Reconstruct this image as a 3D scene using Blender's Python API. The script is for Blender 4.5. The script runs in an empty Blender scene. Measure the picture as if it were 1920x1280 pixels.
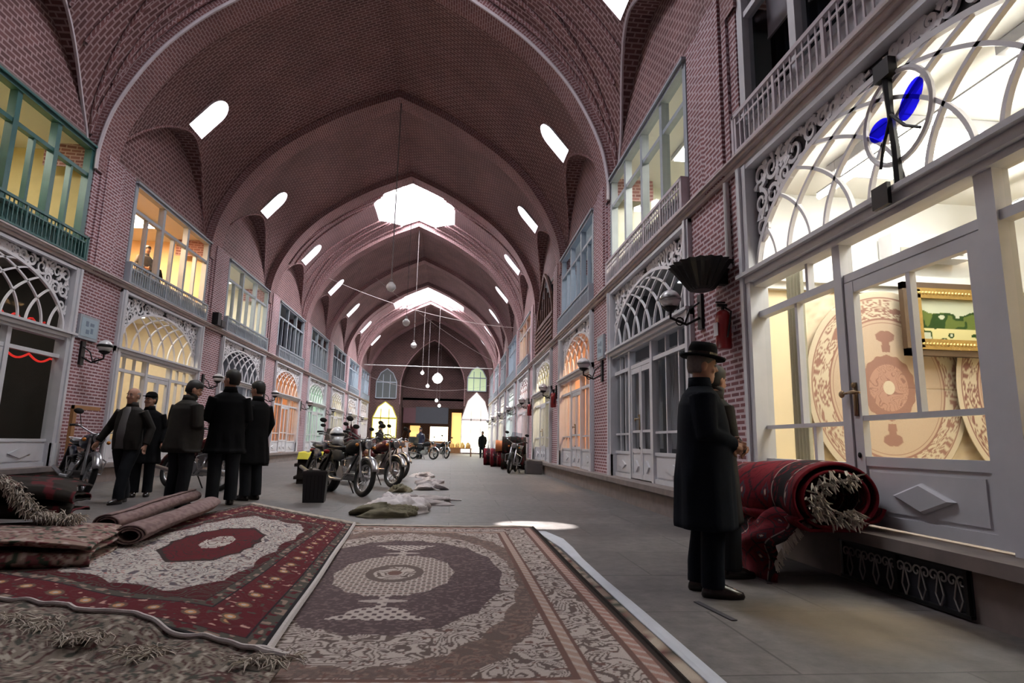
import bpy, math, random
import numpy as np
from mathutils import Vector, Matrix
PI = math.pi
R = random.Random(7)
SC = bpy.context.scene
COL = SC.collection

# ------------------------------------------------------------ camera, world, sun, exposure
H_EYE = 0.93
cam = bpy.data.objects.new('camera', bpy.data.cameras.new('camera'))
COL.objects.link(cam); SC.camera = cam
cam.data.sensor_width = 36.0
cam.data.lens = 36.0 * 1125.67 / 1920
cam.data.clip_end = 300
PITCH, YAW, ROLL = 0.1684, 0.0957, -0.0214
cam.matrix_world = (Matrix.Translation((0, 0, H_EYE)) @ Matrix.Rotation(-YAW, 4, 'Z')
                    @ Matrix.Rotation(PI / 2 + PITCH, 4, 'X') @ Matrix.Rotation(-ROLL, 4, 'Z'))
w = bpy.data.worlds.new('sky'); SC.world = w; w.use_nodes = True
w.node_tree.nodes['Background'].inputs[0].default_value = (0.86, 0.93, 1, 1)
w.node_tree.nodes['Background'].inputs[1].default_value = 3.0
sd = bpy.data.lights.new('sun', 'SUN'); sd.energy = 62; sd.angle = 0.009; sd.color = (1, 0.97, 0.92)
so = bpy.data.objects.new('sun', sd); COL.objects.link(so)
SUN_TO = Vector((0.97, 7.38, 0)); SUN_FROM = Vector((-6.55, 9.32, 9.02))
so.rotation_euler = (SUN_FROM - SUN_TO).to_track_quat('Z', 'Y').to_euler()
so.location = (-12, 9, 16)
vs = SC.view_settings
vs.view_transform = 'Standard'; vs.look = 'None'; vs.gamma = 1; vs.use_curve_mapping = False
vs.exposure = -0.65
SC.cycles.max_bounces = 7; SC.cycles.diffuse_bounces = 4; SC.cycles.glossy_bounces = 3
SC.cycles.transparent_max_bounces = 12; SC.cycles.transmission_bounces = 4
SC.cycles.caustics_reflective = False; SC.cycles.caustics_refractive = False
SC.cycles.sample_clamp_indirect = 6
SKY_GLASS = 80.0

# ------------------------------------------------------------ materials
MATS = {}
def newmat(name):
    m = bpy.data.materials.new(name); m.use_nodes = True; MATS[name] = m
    nt = m.node_tree
    return m, nt, nt.nodes['Principled BSDF']
def N(nt, typ, **kw):
    n = nt.nodes.new(typ)
    for k, v in kw.items(): setattr(n, k, v)
    return n
def c4(c): return (c[0], c[1], c[2], 1)
def plain(name, col, rough=0.6, metal=0.0, var=0.12, scale=6.0, bump=0.0, spec=0.5, coat=0.0):
    m, nt, b = newmat(name)
    tc = N(nt, 'ShaderNodeTexCoord'); no = N(nt, 'ShaderNodeTexNoise')
    no.inputs['Scale'].default_value = scale; no.inputs['Detail'].default_value = 4
    nt.links.new(tc.outputs['Object'], no.inputs['Vector'])
    mx = N(nt, 'ShaderNodeMix', data_type='RGBA')
    mx.inputs[6].default_value = c4([x * (1 - var) for x in col]); mx.inputs[7].default_value = c4([min(1, x * (1 + var)) for x in col])
    nt.links.new(no.outputs['Fac'], mx.inputs[0]); nt.links.new(mx.outputs[2], b.inputs['Base Color'])
    b.inputs['Roughness'].default_value = rough; b.inputs['Metallic'].default_value = metal
    b.inputs['Specular IOR Level'].default_value = spec; b.inputs['Coat Weight'].default_value = coat
    if bump:
        bp = N(nt, 'ShaderNodeBump'); bp.inputs['Strength'].default_value = bump; bp.inputs['Distance'].default_value = 0.01
        nt.links.new(no.outputs['Fac'], bp.inputs['Height']); nt.links.new(bp.outputs[0], b.inputs['Normal'])
    return m
def brick(name, c1, c2, mortar, bw=0.22, rh=0.075, ms=0.013, bump=0.6, rot=False, off=0.5):
    m, nt, b = newmat(name)
    tc = N(nt, 'ShaderNodeTexCoord'); br = N(nt, 'ShaderNodeTexBrick')
    src = tc.outputs['UV']
    if rot:
        mp = N(nt, 'ShaderNodeMapping'); mp.inputs['Rotation'].default_value = (0, 0, PI / 2)
        nt.links.new(src, mp.inputs['Vector']); src = mp.outputs[0]
    nt.links.new(src, br.inputs['Vector'])
    br.inputs['Scale'].default_value = 1; br.inputs['Brick Width'].default_value = bw; br.inputs['Row Height'].default_value = rh
    br.inputs['Mortar Size'].default_value = ms; br.inputs['Mortar Smooth'].default_value = 0.2; br.offset = off
    br.inputs['Color1'].default_value = c4(c1); br.inputs['Color2'].default_value = c4(c2); br.inputs['Mortar'].default_value = c4(mortar)
    no = N(nt, 'ShaderNodeTexNoise'); no.inputs['Scale'].default_value = 0.7; no.inputs['Detail'].default_value = 6
    nt.links.new(tc.outputs['UV'], no.inputs['Vector'])
    hs = N(nt, 'ShaderNodeHueSaturation'); mr = N(nt, 'ShaderNodeMapRange')
    mr.inputs[1].default_value = 0.3; mr.inputs[2].default_value = 0.7; mr.inputs[3].default_value = 0.78; mr.inputs[4].default_value = 1.2
    nt.links.new(no.outputs['Fac'], mr.inputs[0]); nt.links.new(mr.outputs[0], hs.inputs['Value'])
    nt.links.new(br.outputs['Color'], hs.inputs['Color']); nt.links.new(hs.outputs[0], b.inputs['Base Color'])
    b.inputs['Roughness'].default_value = 0.85
    bp = N(nt, 'ShaderNodeBump', invert=True); bp.inputs['Strength'].default_value = bump; bp.inputs['Distance'].default_value = 0.012
    nt.links.new(br.outputs['Fac'], bp.inputs['Height']); nt.links.new(bp.outputs[0], b.inputs['Normal'])
    return m
def emis(name, col, s):
    m, nt, b = newmat(name)
    b.inputs['Base Color'].default_value = c4(col); b.inputs['Emission Color'].default_value = c4(col)
    b.inputs['Emission Strength'].default_value = s; b.inputs['Roughness'].default_value = 0.5
    return m
def glassmat(name, tint=(1, 1, 1), refl=0.12, frost=0.0):
    m = bpy.data.materials.new(name); m.use_nodes = True; MATS[name] = m
    nt = m.node_tree; nt.nodes.clear()
    o = N(nt, 'ShaderNodeOutputMaterial'); t = N(nt, 'ShaderNodeBsdfTransparent'); g = N(nt, 'ShaderNodeBsdfGlossy')
    t.inputs[0].default_value = c4(tint); g.inputs['Roughness'].default_value = 0.03
    lw = N(nt, 'ShaderNodeLayerWeight'); lw.inputs['Blend'].default_value = refl
    mx = N(nt, 'ShaderNodeMixShader')
    ml = N(nt, 'ShaderNodeMath', operation='MULTIPLY'); ml.inputs[1].default_value = 0.38; nt.links.new(lw.outputs['Fresnel'], ml.inputs[0]); nt.links.new(ml.outputs[0], mx.inputs[0]); nt.links.new(t.outputs[0], mx.inputs[1]); nt.links.new(g.outputs[0], mx.inputs[2])
    nt.links.new(mx.outputs[0], o.inputs[0])
    return m
def vcolmat(name, rough=0.95, bump=0.5, sc=300.0):
    m, nt, b = newmat(name)
    at = N(nt, 'ShaderNodeVertexColor', layer_name='pattern')
    no = N(nt, 'ShaderNodeTexNoise'); no.inputs['Scale'].default_value = sc
    tc = N(nt, 'ShaderNodeTexCoord'); nt.links.new(tc.outputs['Object'], no.inputs['Vector'])
    hs = N(nt, 'ShaderNodeHueSaturation'); mr = N(nt, 'ShaderNodeMapRange')
    mr.inputs[3].default_value = 0.7; mr.inputs[4].default_value = 1.3
    nt.links.new(no.outputs['Fac'], mr.inputs[0]); nt.links.new(mr.outputs[0], hs.inputs['Value'])
    nt.links.new(at.outputs['Color'], hs.inputs['Color']); nt.links.new(hs.outputs[0], b.inputs['Base Color'])
    b.inputs['Roughness'].default_value = rough; b.inputs['Specular IOR Level'].default_value = 0.15
    bp = N(nt, 'ShaderNodeBump'); bp.inputs['Strength'].default_value = bump; bp.inputs['Distance'].default_value = 0.004
    nt.links.new(no.outputs['Fac'], bp.inputs['Height']); nt.links.new(bp.outputs[0], b.inputs['Normal'])
    return m

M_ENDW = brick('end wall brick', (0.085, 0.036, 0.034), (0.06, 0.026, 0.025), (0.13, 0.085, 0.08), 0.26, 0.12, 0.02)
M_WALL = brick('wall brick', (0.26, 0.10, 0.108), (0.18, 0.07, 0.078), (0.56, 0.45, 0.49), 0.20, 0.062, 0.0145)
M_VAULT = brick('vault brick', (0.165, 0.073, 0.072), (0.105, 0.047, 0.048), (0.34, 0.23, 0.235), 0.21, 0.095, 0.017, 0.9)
M_RIB = brick('arch brick', (0.235, 0.105, 0.105), (0.17, 0.075, 0.078), (0.41, 0.29, 0.30), 0.18, 0.065, 0.012, 0.7, rot=True)
M_PLASTER = plain('pale plaster', (0.62, 0.56, 0.60), 0.8)
M_WHITE = plain('white paint', (0.64, 0.64, 0.68), 0.45, var=0.1, bump=0.15)
M_WHITE2 = plain('filigree paint', (0.80, 0.78, 0.81), 0.5, var=0.08)
M_GREEN = plain('green paint', (0.045, 0.13, 0.125), 0.4, var=0.25)
M_BALC = plain('grey blue paint', (0.34, 0.38, 0.43), 0.5, var=0.15)
M_CORN = plain('cornice stone', (0.58, 0.50, 0.49), 0.7, var=0.3)
M_DARKB = plain('dark backing', (0.012, 0.011, 0.018), 0.6)
M_IRON = plain('black iron', (0.018, 0.017, 0.018), 0.45, 0.6)
M_GLASS = glassmat('window glass', (0.93, 0.95, 0.95), 0.12)
M_BLUE = glassmat('blue glass', (0.10, 0.09, 0.95), 0.05)
M_SKY = emis('frosted daylight glass', (0.95, 0.98, 1.0), SKY_GLASS)
M_SKY0 = emis('dimmed daylight glass', (0.95, 0.97, 1.0), 27)  # first skylight's glow turned down to darken the foreground, same clean glass
M_OPEN = emis('frosted small pane', (0.95, 0.98, 1.0), 14)
M_STONE = plain('plinth stone', (0.20, 0.165, 0.155), 0.75, var=0.35, bump=0.6)
M_BLACK = plain('black rubber', (0.012, 0.012, 0.013), 0.75)
M_PLASTIC = plain('black plastic', (0.015, 0.015, 0.017), 0.35)
M_CHROME = plain('chrome', (0.42, 0.42, 0.44), 0.28, 1.0, 0.03)
M_ALU = plain('engine alloy', (0.30, 0.30, 0.31), 0.4, 0.8)
M_RED = plain('red paint', (0.30, 0.012, 0.016), 0.35, coat=0.4)
M_DRED = plain('dark red paint', (0.10, 0.008, 0.012), 0.3, coat=0.5)
M_NAVY = plain('navy paint', (0.015, 0.02, 0.045), 0.3, coat=0.5)
M_YEL = plain('yellow plastic', (0.55, 0.48, 0.05), 0.6)
M_SKIN = plain('skin', (0.42, 0.22, 0.15), 0.55, var=0.08, scale=20)
M_HAIR = plain('dark hair', (0.012, 0.010, 0.009), 0.6, scale=60, var=0.4)
M_GREYHAIR = plain('grey hair', (0.16, 0.14, 0.13), 0.7, scale=60, var=0.4)
M_COATN = plain('navy black wool', (0.006, 0.008, 0.013), 0.9, var=0.3, scale=40, spec=0.1)
M_COATB = plain('black wool', (0.006, 0.006, 0.007), 0.9, var=0.3, scale=40, spec=0.1)
M_JACK = plain('dark brown jacket', (0.020, 0.017, 0.015), 0.75, var=0.3, scale=20, spec=0.2)
M_TROU = plain('charcoal trousers', (0.020, 0.022, 0.026), 0.9, var=0.25, spec=0.1)
M_SHIRT = plain('grey sweater', (0.12, 0.115, 0.115), 0.9, var=0.15)
M_SHOE = plain('black leather', (0.014, 0.010, 0.009), 0.25)
M_EYE = plain('eye', (0.5, 0.48, 0.45), 0.3)
M_WHITEH = plain('white helmet shell', (0.7, 0.72, 0.75), 0.25, coat=0.6)
M_SACK = plain('pale woven sack', (0.52, 0.48, 0.49), 0.8, var=0.25, scale=14, bump=0.8)
M_SACKG = plain('olive cloth', (0.13, 0.115, 0.075), 0.9, var=0.4, scale=14, bump=0.8)
M_FRINGE = plain('cream wool fringe', (0.42, 0.37, 0.32), 0.95, var=0.25, scale=30, bump=0.5, spec=0.1)
M_CORD = plain('white selvedge cord', (0.50, 0.46, 0.45), 0.95, var=0.15, scale=60, bump=0.4, spec=0.1)
M_BACKING = plain('pink brown carpet back', (0.30, 0.20, 0.195), 0.95, var=0.3, scale=120, bump=0.4, spec=0.1)
M_DARKRUG = plain('dark carpet pile', (0.028, 0.022, 0.02), 0.95, var=0.5, scale=30, spec=0.1)
M_WOOD = plain('orange wood', (0.34, 0.16, 0.06), 0.6, var=0.3)
M_BROWNW = plain('brown shutter', (0.13, 0.06, 0.045), 0.6, var=0.3)
M_GOLD = plain('gilt frame', (0.36, 0.24, 0.08), 0.35, 0.6, 0.3, 30)
M_PIPE = plain('white pipe', (0.6, 0.58, 0.58), 0.5)
M_BRONZE = plain('brass', (0.30, 0.21, 0.12), 0.4, 0.7)
M_CABLE = plain('grey cable', (0.16, 0.13, 0.13), 0.7)
M_GLOBE = plain('opal globe', (0.75, 0.74, 0.76), 0.2, coat=0.5)
M_PILE = vcolmat('patterned pile')

# floor
def floor_mat():
    m, nt, b = newmat('worn stone paving')
    tc = N(nt, 'ShaderNodeTexCoord'); br = N(nt, 'ShaderNodeTexBrick')
    nt.links.new(tc.outputs['UV'], br.inputs['Vector'])
    br.inputs['Scale'].default_value = 1; br.inputs['Brick Width'].default_value = 1.5; br.inputs['Row Height'].default_value = 0.95
    br.inputs['Mortar Size'].default_value = 0.008; br.inputs['Mortar Smooth'].default_value = 0.3
    br.inputs['Color1'].default_value = (0.105, 0.094, 0.091, 1); br.inputs['Color2'].default_value = (0.082, 0.073, 0.071, 1)
    br.inputs['Mortar'].default_value = (0.045, 0.04, 0.038, 1)
    n1 = N(nt, 'ShaderNodeTexNoise'); n1.inputs['Scale'].default_value = 1.1; n1.inputs['Detail'].default_value = 8; n1.inputs['Roughness'].default_value = 0.65
    n2 = N(nt, 'ShaderNodeTexNoise'); n2.inputs['Scale'].default_value = 9; n2.inputs['Detail'].default_value = 9; n2.inputs['Roughness'].default_value = 0.7
    nt.links.new(tc.outputs['UV'], n1.inputs['Vector']); nt.links.new(tc.outputs['UV'], n2.inputs['Vector'])
    mr = N(nt, 'ShaderNodeMapRange'); mr.inputs[1].default_value = 0.3; mr.inputs[2].default_value = 0.72; mr.inputs[3].default_value = 0.6; mr.inputs[4].default_value = 1.55
    nt.links.new(n1.outputs['Fac'], mr.inputs[0])
    m2 = N(nt, 'ShaderNodeMapRange'); m2.inputs[1].default_value = 0.3; m2.inputs[2].default_value = 0.7; m2.inputs[3].default_value = 0.6; m2.inputs[4].default_value = 1.35
    nt.links.new(n2.outputs['Fac'], m2.inputs[0]); mm = N(nt, 'ShaderNodeMath', operation='MULTIPLY'); nt.links.new(mr.outputs[0], mm.inputs[0]); nt.links.new(m2.outputs[0], mm.inputs[1])
    hs = N(nt, 'ShaderNodeHueSaturation'); nt.links.new(mm.outputs[0], hs.inputs['Value']); nt.links.new(br.outputs['Color'], hs.inputs['Color'])
    # tan mineral stain near the right hand kerb
    mp = N(nt, 'ShaderNodeMapping', vector_type='TEXTURE'); mp.inputs['Location'].default_value = (2.25, 3.55, 0); mp.inputs['Scale'].default_value = (0.75, 0.62, 1)
    nt.links.new(tc.outputs['UV'], mp.inputs['Vector'])
    n3 = N(nt, 'ShaderNodeTexNoise'); n3.inputs['Scale'].default_value = 2.2; n3.inputs['Detail'].default_value = 5
    nt.links.new(tc.outputs['UV'], n3.inputs['Vector'])
    ln = N(nt, 'ShaderNodeVectorMath', operation='LENGTH'); nt.links.new(mp.outputs[0], ln.inputs[0])
    ad = N(nt, 'ShaderNodeMath', operation='ADD'); nt.links.new(ln.outputs['Value'], ad.inputs[0]); nt.links.new(n3.outputs['Fac'], ad.inputs[1])
    mk = N(nt, 'ShaderNodeMapRange'); mk.inputs[1].default_value = 1.5; mk.inputs[2].default_value = 0.8; mk.inputs[3].default_value = 0; mk.inputs[4].default_value = 0.75
    nt.links.new(ad.outputs[0], mk.inputs[0])
    mx = N(nt, 'ShaderNodeMix', data_type='RGBA'); mx.inputs[7].default_value = (0.21, 0.15, 0.085, 1)
    nt.links.new(mk.outputs[0], mx.inputs[0]); nt.links.new(hs.outputs[0], mx.inputs[6]); nt.links.new(mx.outputs[2], b.inputs['Base Color'])
    rr = N(nt, 'ShaderNodeMapRange'); rr.inputs[3].default_value = 0.38; rr.inputs[4].default_value = 0.75
    nt.links.new(n1.outputs['Fac'], rr.inputs[0]); nt.links.new(rr.outputs[0], b.inputs['Roughness'])
    ad2 = N(nt, 'ShaderNodeMath', operation='SUBTRACT'); nt.links.new(n2.outputs['Fac'], ad2.inputs[0]); nt.links.new(br.outputs['Fac'], ad2.inputs[1])
    bp = N(nt, 'ShaderNodeBump'); bp.inputs['Strength'].default_value = 0.35; bp.inputs['Distance'].default_value = 0.012
    nt.links.new(ad2.outputs[0], bp.inputs['Height']); nt.links.new(bp.outputs[0], b.inputs['Normal'])
    return m
M_FLOOR = floor_mat()

# ------------------------------------------------------------ mesh builder
class MB:
    def __init__(s): s.v = []; s.f = []; s.uv = []; s.mi = []
    def face(s, pts, uv=None, mi=0):
        i = len(s.v); s.v += [tuple(p) for p in pts]; s.f.append(tuple(range(i, i + len(pts)))); s.uv.append(uv); s.mi.append(mi)
    def idx(s, verts, faces, mi=0, M=None):
        i = len(s.v)
        if M is not None: verts = [tuple(M @ Vector(p)) for p in verts]
        s.v += [tuple(p) for p in verts]
        for f in faces: s.f.append(tuple(i + k for k in f)); s.uv.append(None); s.mi.append(mi)
    def box(s, a, b, mi=0, M=None):
        (x0, y0, z0), (x1, y1, z1) = a, b
        x0, x1 = min(x0, x1), max(x0, x1); y0, y1 = min(y0, y1), max(y0, y1); z0, z1 = min(z0, z1), max(z0, z1)
        V = [(x0,y0,z0),(x1,y0,z0),(x1,y1,z0),(x0,y1,z0),(x0,y0,z1),(x1,y0,z1),(x1,y1,z1),(x0,y1,z1)]
        s.idx(V, [(0,3,2,1),(4,5,6,7),(0,1,5,4),(1,2,6,5),(2,3,7,6),(3,0,4,7)], mi, M)
    def tube(s, pts, r, n=8, mi=0, closed=False, M=None, flat=1.0, up=None, caps=True):
        pts = [Vector(p) for p in pts]; m = len(pts)
        rs = list(r) if isinstance(r, (list, tuple)) else [r] * m
        V = []; F = []; prev = None
        for i, p in enumerate(pts):
            if closed: t = pts[(i + 1) % m] - pts[i - 1]
            else: t = pts[min(i + 1, m - 1)] - pts[max(i - 1, 0)]
            if t.length < 1e-9: t = Vector((0, 0, 1))
            t.normalize()
            if up is not None: a = Vector(up)
            elif prev is not None: a = prev
            else: a = Vector((0, 0, 1)) if abs(t.z) < 0.9 else Vector((1, 0, 0))
            a = a - t * a.dot(t)
            if a.length < 1e-6: a = t.orthogonal()
            a.normalize(); prev = a; b = t.cross(a)
            for k in range(n):
                an = 2 * PI * (k + 0.5) / n
                V.append(p + a * math.cos(an) * rs[i] * flat + b * math.sin(an) * rs[i])
        for i in range(m if closed else m - 1):
            for k in range(n):
                a0 = i * n + k; a1 = i * n + (k + 1) % n; b0 = ((i + 1) % m) * n + k; b1 = ((i + 1) % m) * n + (k + 1) % n
                F.append((a0, b0, b1, a1))
        if not closed and caps: F.append(tuple(range(n))); F.append(tuple(range((m - 1) * n, m * n))[::-1])
        s.idx(V, F, mi, M)
    def lathe(s, prof, o=(0, 0, 0), n=20, mi=0, M=None, sx=1, sy=1):
        V = []; F = []; m = len(prof)
        for r, z in prof:
            for k in range(n):
                a = 2 * PI * k / n; V.append((o[0] + r * math.cos(a) * sx, o[1] + r * math.sin(a) * sy, o[2] + z))
        for i in range(m - 1):
            for k in range(n): F.append((i * n + k, i * n + (k + 1) % n, (i + 1) * n + (k + 1) % n, (i + 1) * n + k))
        F.append(tuple(range(n))[::-1]); F.append(tuple(range((m - 1) * n, m * n)))
        s.idx(V, F, mi, M)
    def loft(s, rings, mi=0, M=None, cap=True):
        V = []; F = []; n = len(rings[0])
        for r in rings: V += [tuple(p) for p in r]
        for i in range(len(rings) - 1):
            for k in range(n): F.append((i * n + k, i * n + (k + 1) % n, (i + 1) * n + (k + 1) % n, (i + 1) * n + k))
        if cap: F.append(tuple(range(n))[::-1]); F.append(tuple(range((len(rings) - 1) * n, len(rings) * n)))
        s.idx(V, F, mi, M)
    def ball(s, c, rx, ry=None, rz=None, n=12, m=8, mi=0, M=None):
        ry = ry or rx; rz = rz or rx
        prof = [(max(1e-4, math.sin(PI * i / m)), -math.cos(PI * i / m)) for i in range(m + 1)]
        V = []; F = []
        for r, z in prof:
            for k in range(n):
                a = 2 * PI * k / n; V.append((c[0] + r * math.cos(a) * rx, c[1] + r * math.sin(a) * ry, c[2] + z * rz))
        for i in range(m):
            for k in range(n): F.append((i * n + k, i * n + (k + 1) % n, (i + 1) * n + (k + 1) % n, (i + 1) * n + k))
        s.idx(V, F, mi, M)
    def prism(s, poly, y0, y1, mi=0, M=None):      # poly: (x,z) outline, extruded along y
        n = len(poly); V = [(x, y0, z) for x, z in poly] + [(x, y1, z) for x, z in poly]
        F = [tuple(range(n)), tuple(range(n, 2 * n))[::-1]] + [(i, i + n, (i + 1) % n + n, (i + 1) % n) for i in range(n)]
        s.idx(V, F, mi, M)
    def build(s, name, mat, parent=None, smooth=False, label=None, cat=None, group=None, kind=None, loc=None, rot=None):
        me = bpy.data.meshes.new(name); me.from_pydata(s.v, [], s.f)
        for m in (mat if isinstance(mat, (list, tuple)) else [mat]): me.materials.append(m)
        uvl = me.uv_layers.new(name='UVMap'); buf = np.zeros(len(me.loops) * 2, np.float32)
        me.update()
        nor = np.zeros(len(me.polygons) * 3, np.float32); me.polygons.foreach_get('normal', nor); nor = nor.reshape(-1, 3)
        li = 0
        for fi, f in enumerate(s.f):
            u = s.uv[fi]; n = nor[fi]; ax = 2 if abs(n[2]) > 0.8 else (0 if abs(n[0]) > abs(n[1]) else 1)
            for j, vi in enumerate(f):
                if u is not None: a = u[j]
                else:
                    p = s.v[vi]; a = (p[0], p[1]) if ax == 2 else ((p[1], p[2]) if ax == 0 else (p[0], p[2]))
                buf[li] = a[0]; buf[li + 1] = a[1]; li += 2
        uvl.data.foreach_set('uv', buf)
        me.polygons.foreach_set('material_index', np.array(s.mi, np.int32))
        if smooth: me.polygons.foreach_set('use_smooth', np.ones(len(me.polygons), bool))
        me.update()
        o = bpy.data.objects.new(name, me); COL.objects.link(o)
        if parent is not None: o.parent = parent
        if loc is not None: o.location = loc
        if rot is not None: o.rotation_euler = rot
        if label: o['label'] = label
        if cat: o['category'] = cat
        if group: o['group'] = group
        if kind: o['kind'] = kind
        return o
def thing(name, label, cat, loc=(0, 0, 0), rz=0.0, group=None, kind=None, scale=None):
    o = bpy.data.objects.new(name, None); COL.objects.link(o); o.empty_display_size = 0.2
    o.location = loc; o.rotation_euler = (0, 0, rz)
    if label: o['label'] = label
    if cat: o['category'] = cat
    if group: o['group'] = group
    if kind: o['kind'] = kind
    if scale: o.scale = (scale,) * 3
    return o
def copy_tree(o, parent=None):
    c = o.copy(); COL.objects.link(c)
    if parent is not None: c.parent = parent; c.matrix_parent_inverse = o.matrix_parent_inverse.copy()
    for ch in list(o.children): copy_tree(ch, c)
    return c
def solid_remesh(o, vox, smooth=2):
    m = o.modifiers.new('r', 'REMESH'); m.mode = 'VOXEL'; m.voxel_size = vox; m.use_smooth_shade = True
    if smooth: q = o.modifiers.new('s', 'SMOOTH'); q.factor = 0.5; q.iterations = smooth
def bake_mods(o):
    dg = bpy.context.evaluated_depsgraph_get(); me = bpy.data.meshes.new_from_object(o.evaluated_get(dg))
    o.modifiers.clear(); o.data = me

# ------------------------------------------------------------ the place's grid
XL, XR, CX = -7.08, 3.12, -1.98
P, Y1 = 5.653, 12.41
def YB(k): return Y1 + P * (k - 1)          # centre of the pier between bay k-1 and bay k
def YC(k): return YB(k) + P / 2             # centre of bay k (bay 0 has the first skylight)
HALFP = 0.73
Z_SILL, Z_CORN, Z_WIN = 0.37, 4.06, 6.42
KMIN, KMAX = -2, 7
ctrl = [(0, 11.4), (1.6, 10.66), (3.05, 9.72), (3.9, 8.93), (4.45, 8.17), (4.88, 7.27), (5.05, 6.5), (5.06, 6.0)]
def _spl():
    P_ = [Vector((-1.45, 12.02))] + [Vector(p) for p in ctrl] + [Vector((5.06, 5.5))]
    out = []
    for i in range(1, len(P_) - 2):
        a, b, c, d = P_[i - 1:i + 3]
        for j in range(12):
            t = j / 12; out.append(0.5 * ((2 * b) + (c - a) * t + (2 * a - 5 * b + 4 * c - d) * t * t + (3 * b - a - 3 * c + d) * t ** 3))
    out.append(P_[-2]); return np.array([[max(0, p[0]), p[1]] for p in out])
PR = _spl(); PR[0] = (0, 11.4)
ARC = np.concatenate([[0], np.cumsum(np.hypot(*np.diff(PR, axis=0).T))])
def prof_a(a): return np.interp(a, ARC, PR[:, 0]), np.interp(a, ARC, PR[:, 1])
def a_of_z(z): return float(np.interp(-z, -PR[:, 1], ARC))
def a_of_u(u): return float(np.interp(u, PR[:60, 0], ARC[:60]))
def bay_range(k): return YB(k) - 0.08, YB(k + 1) - 0.78
def esc(s): return 0.045 + 0.05 * (1 - s * s)
def vpt(sgn, a, s):
    u, z = prof_a(a); e = esc(s); return Vector((CX + sgn * u * (1 + e), 0, 6.4 + (z - 6.4) * (1 + e)))
def Lz(s): return 6.45 + 2.0 * max(0.0, 1 - abs(s) ** 1.7) ** 0.8
SKY_BAYS = (0, 3, 6)

def arch_poly(w, h, n=10, pointed=False):
    pts = [(-w / 2, 0), (w / 2, 0), (w / 2, h - w / 2)]
    pts += [(w / 2 * math.cos(PI * i / n), h - w / 2 + w / 2 * math.sin(PI * i / n)) for i in range(1, n)]
    pts += [(-w / 2, h - w / 2)]
    return pts

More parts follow.
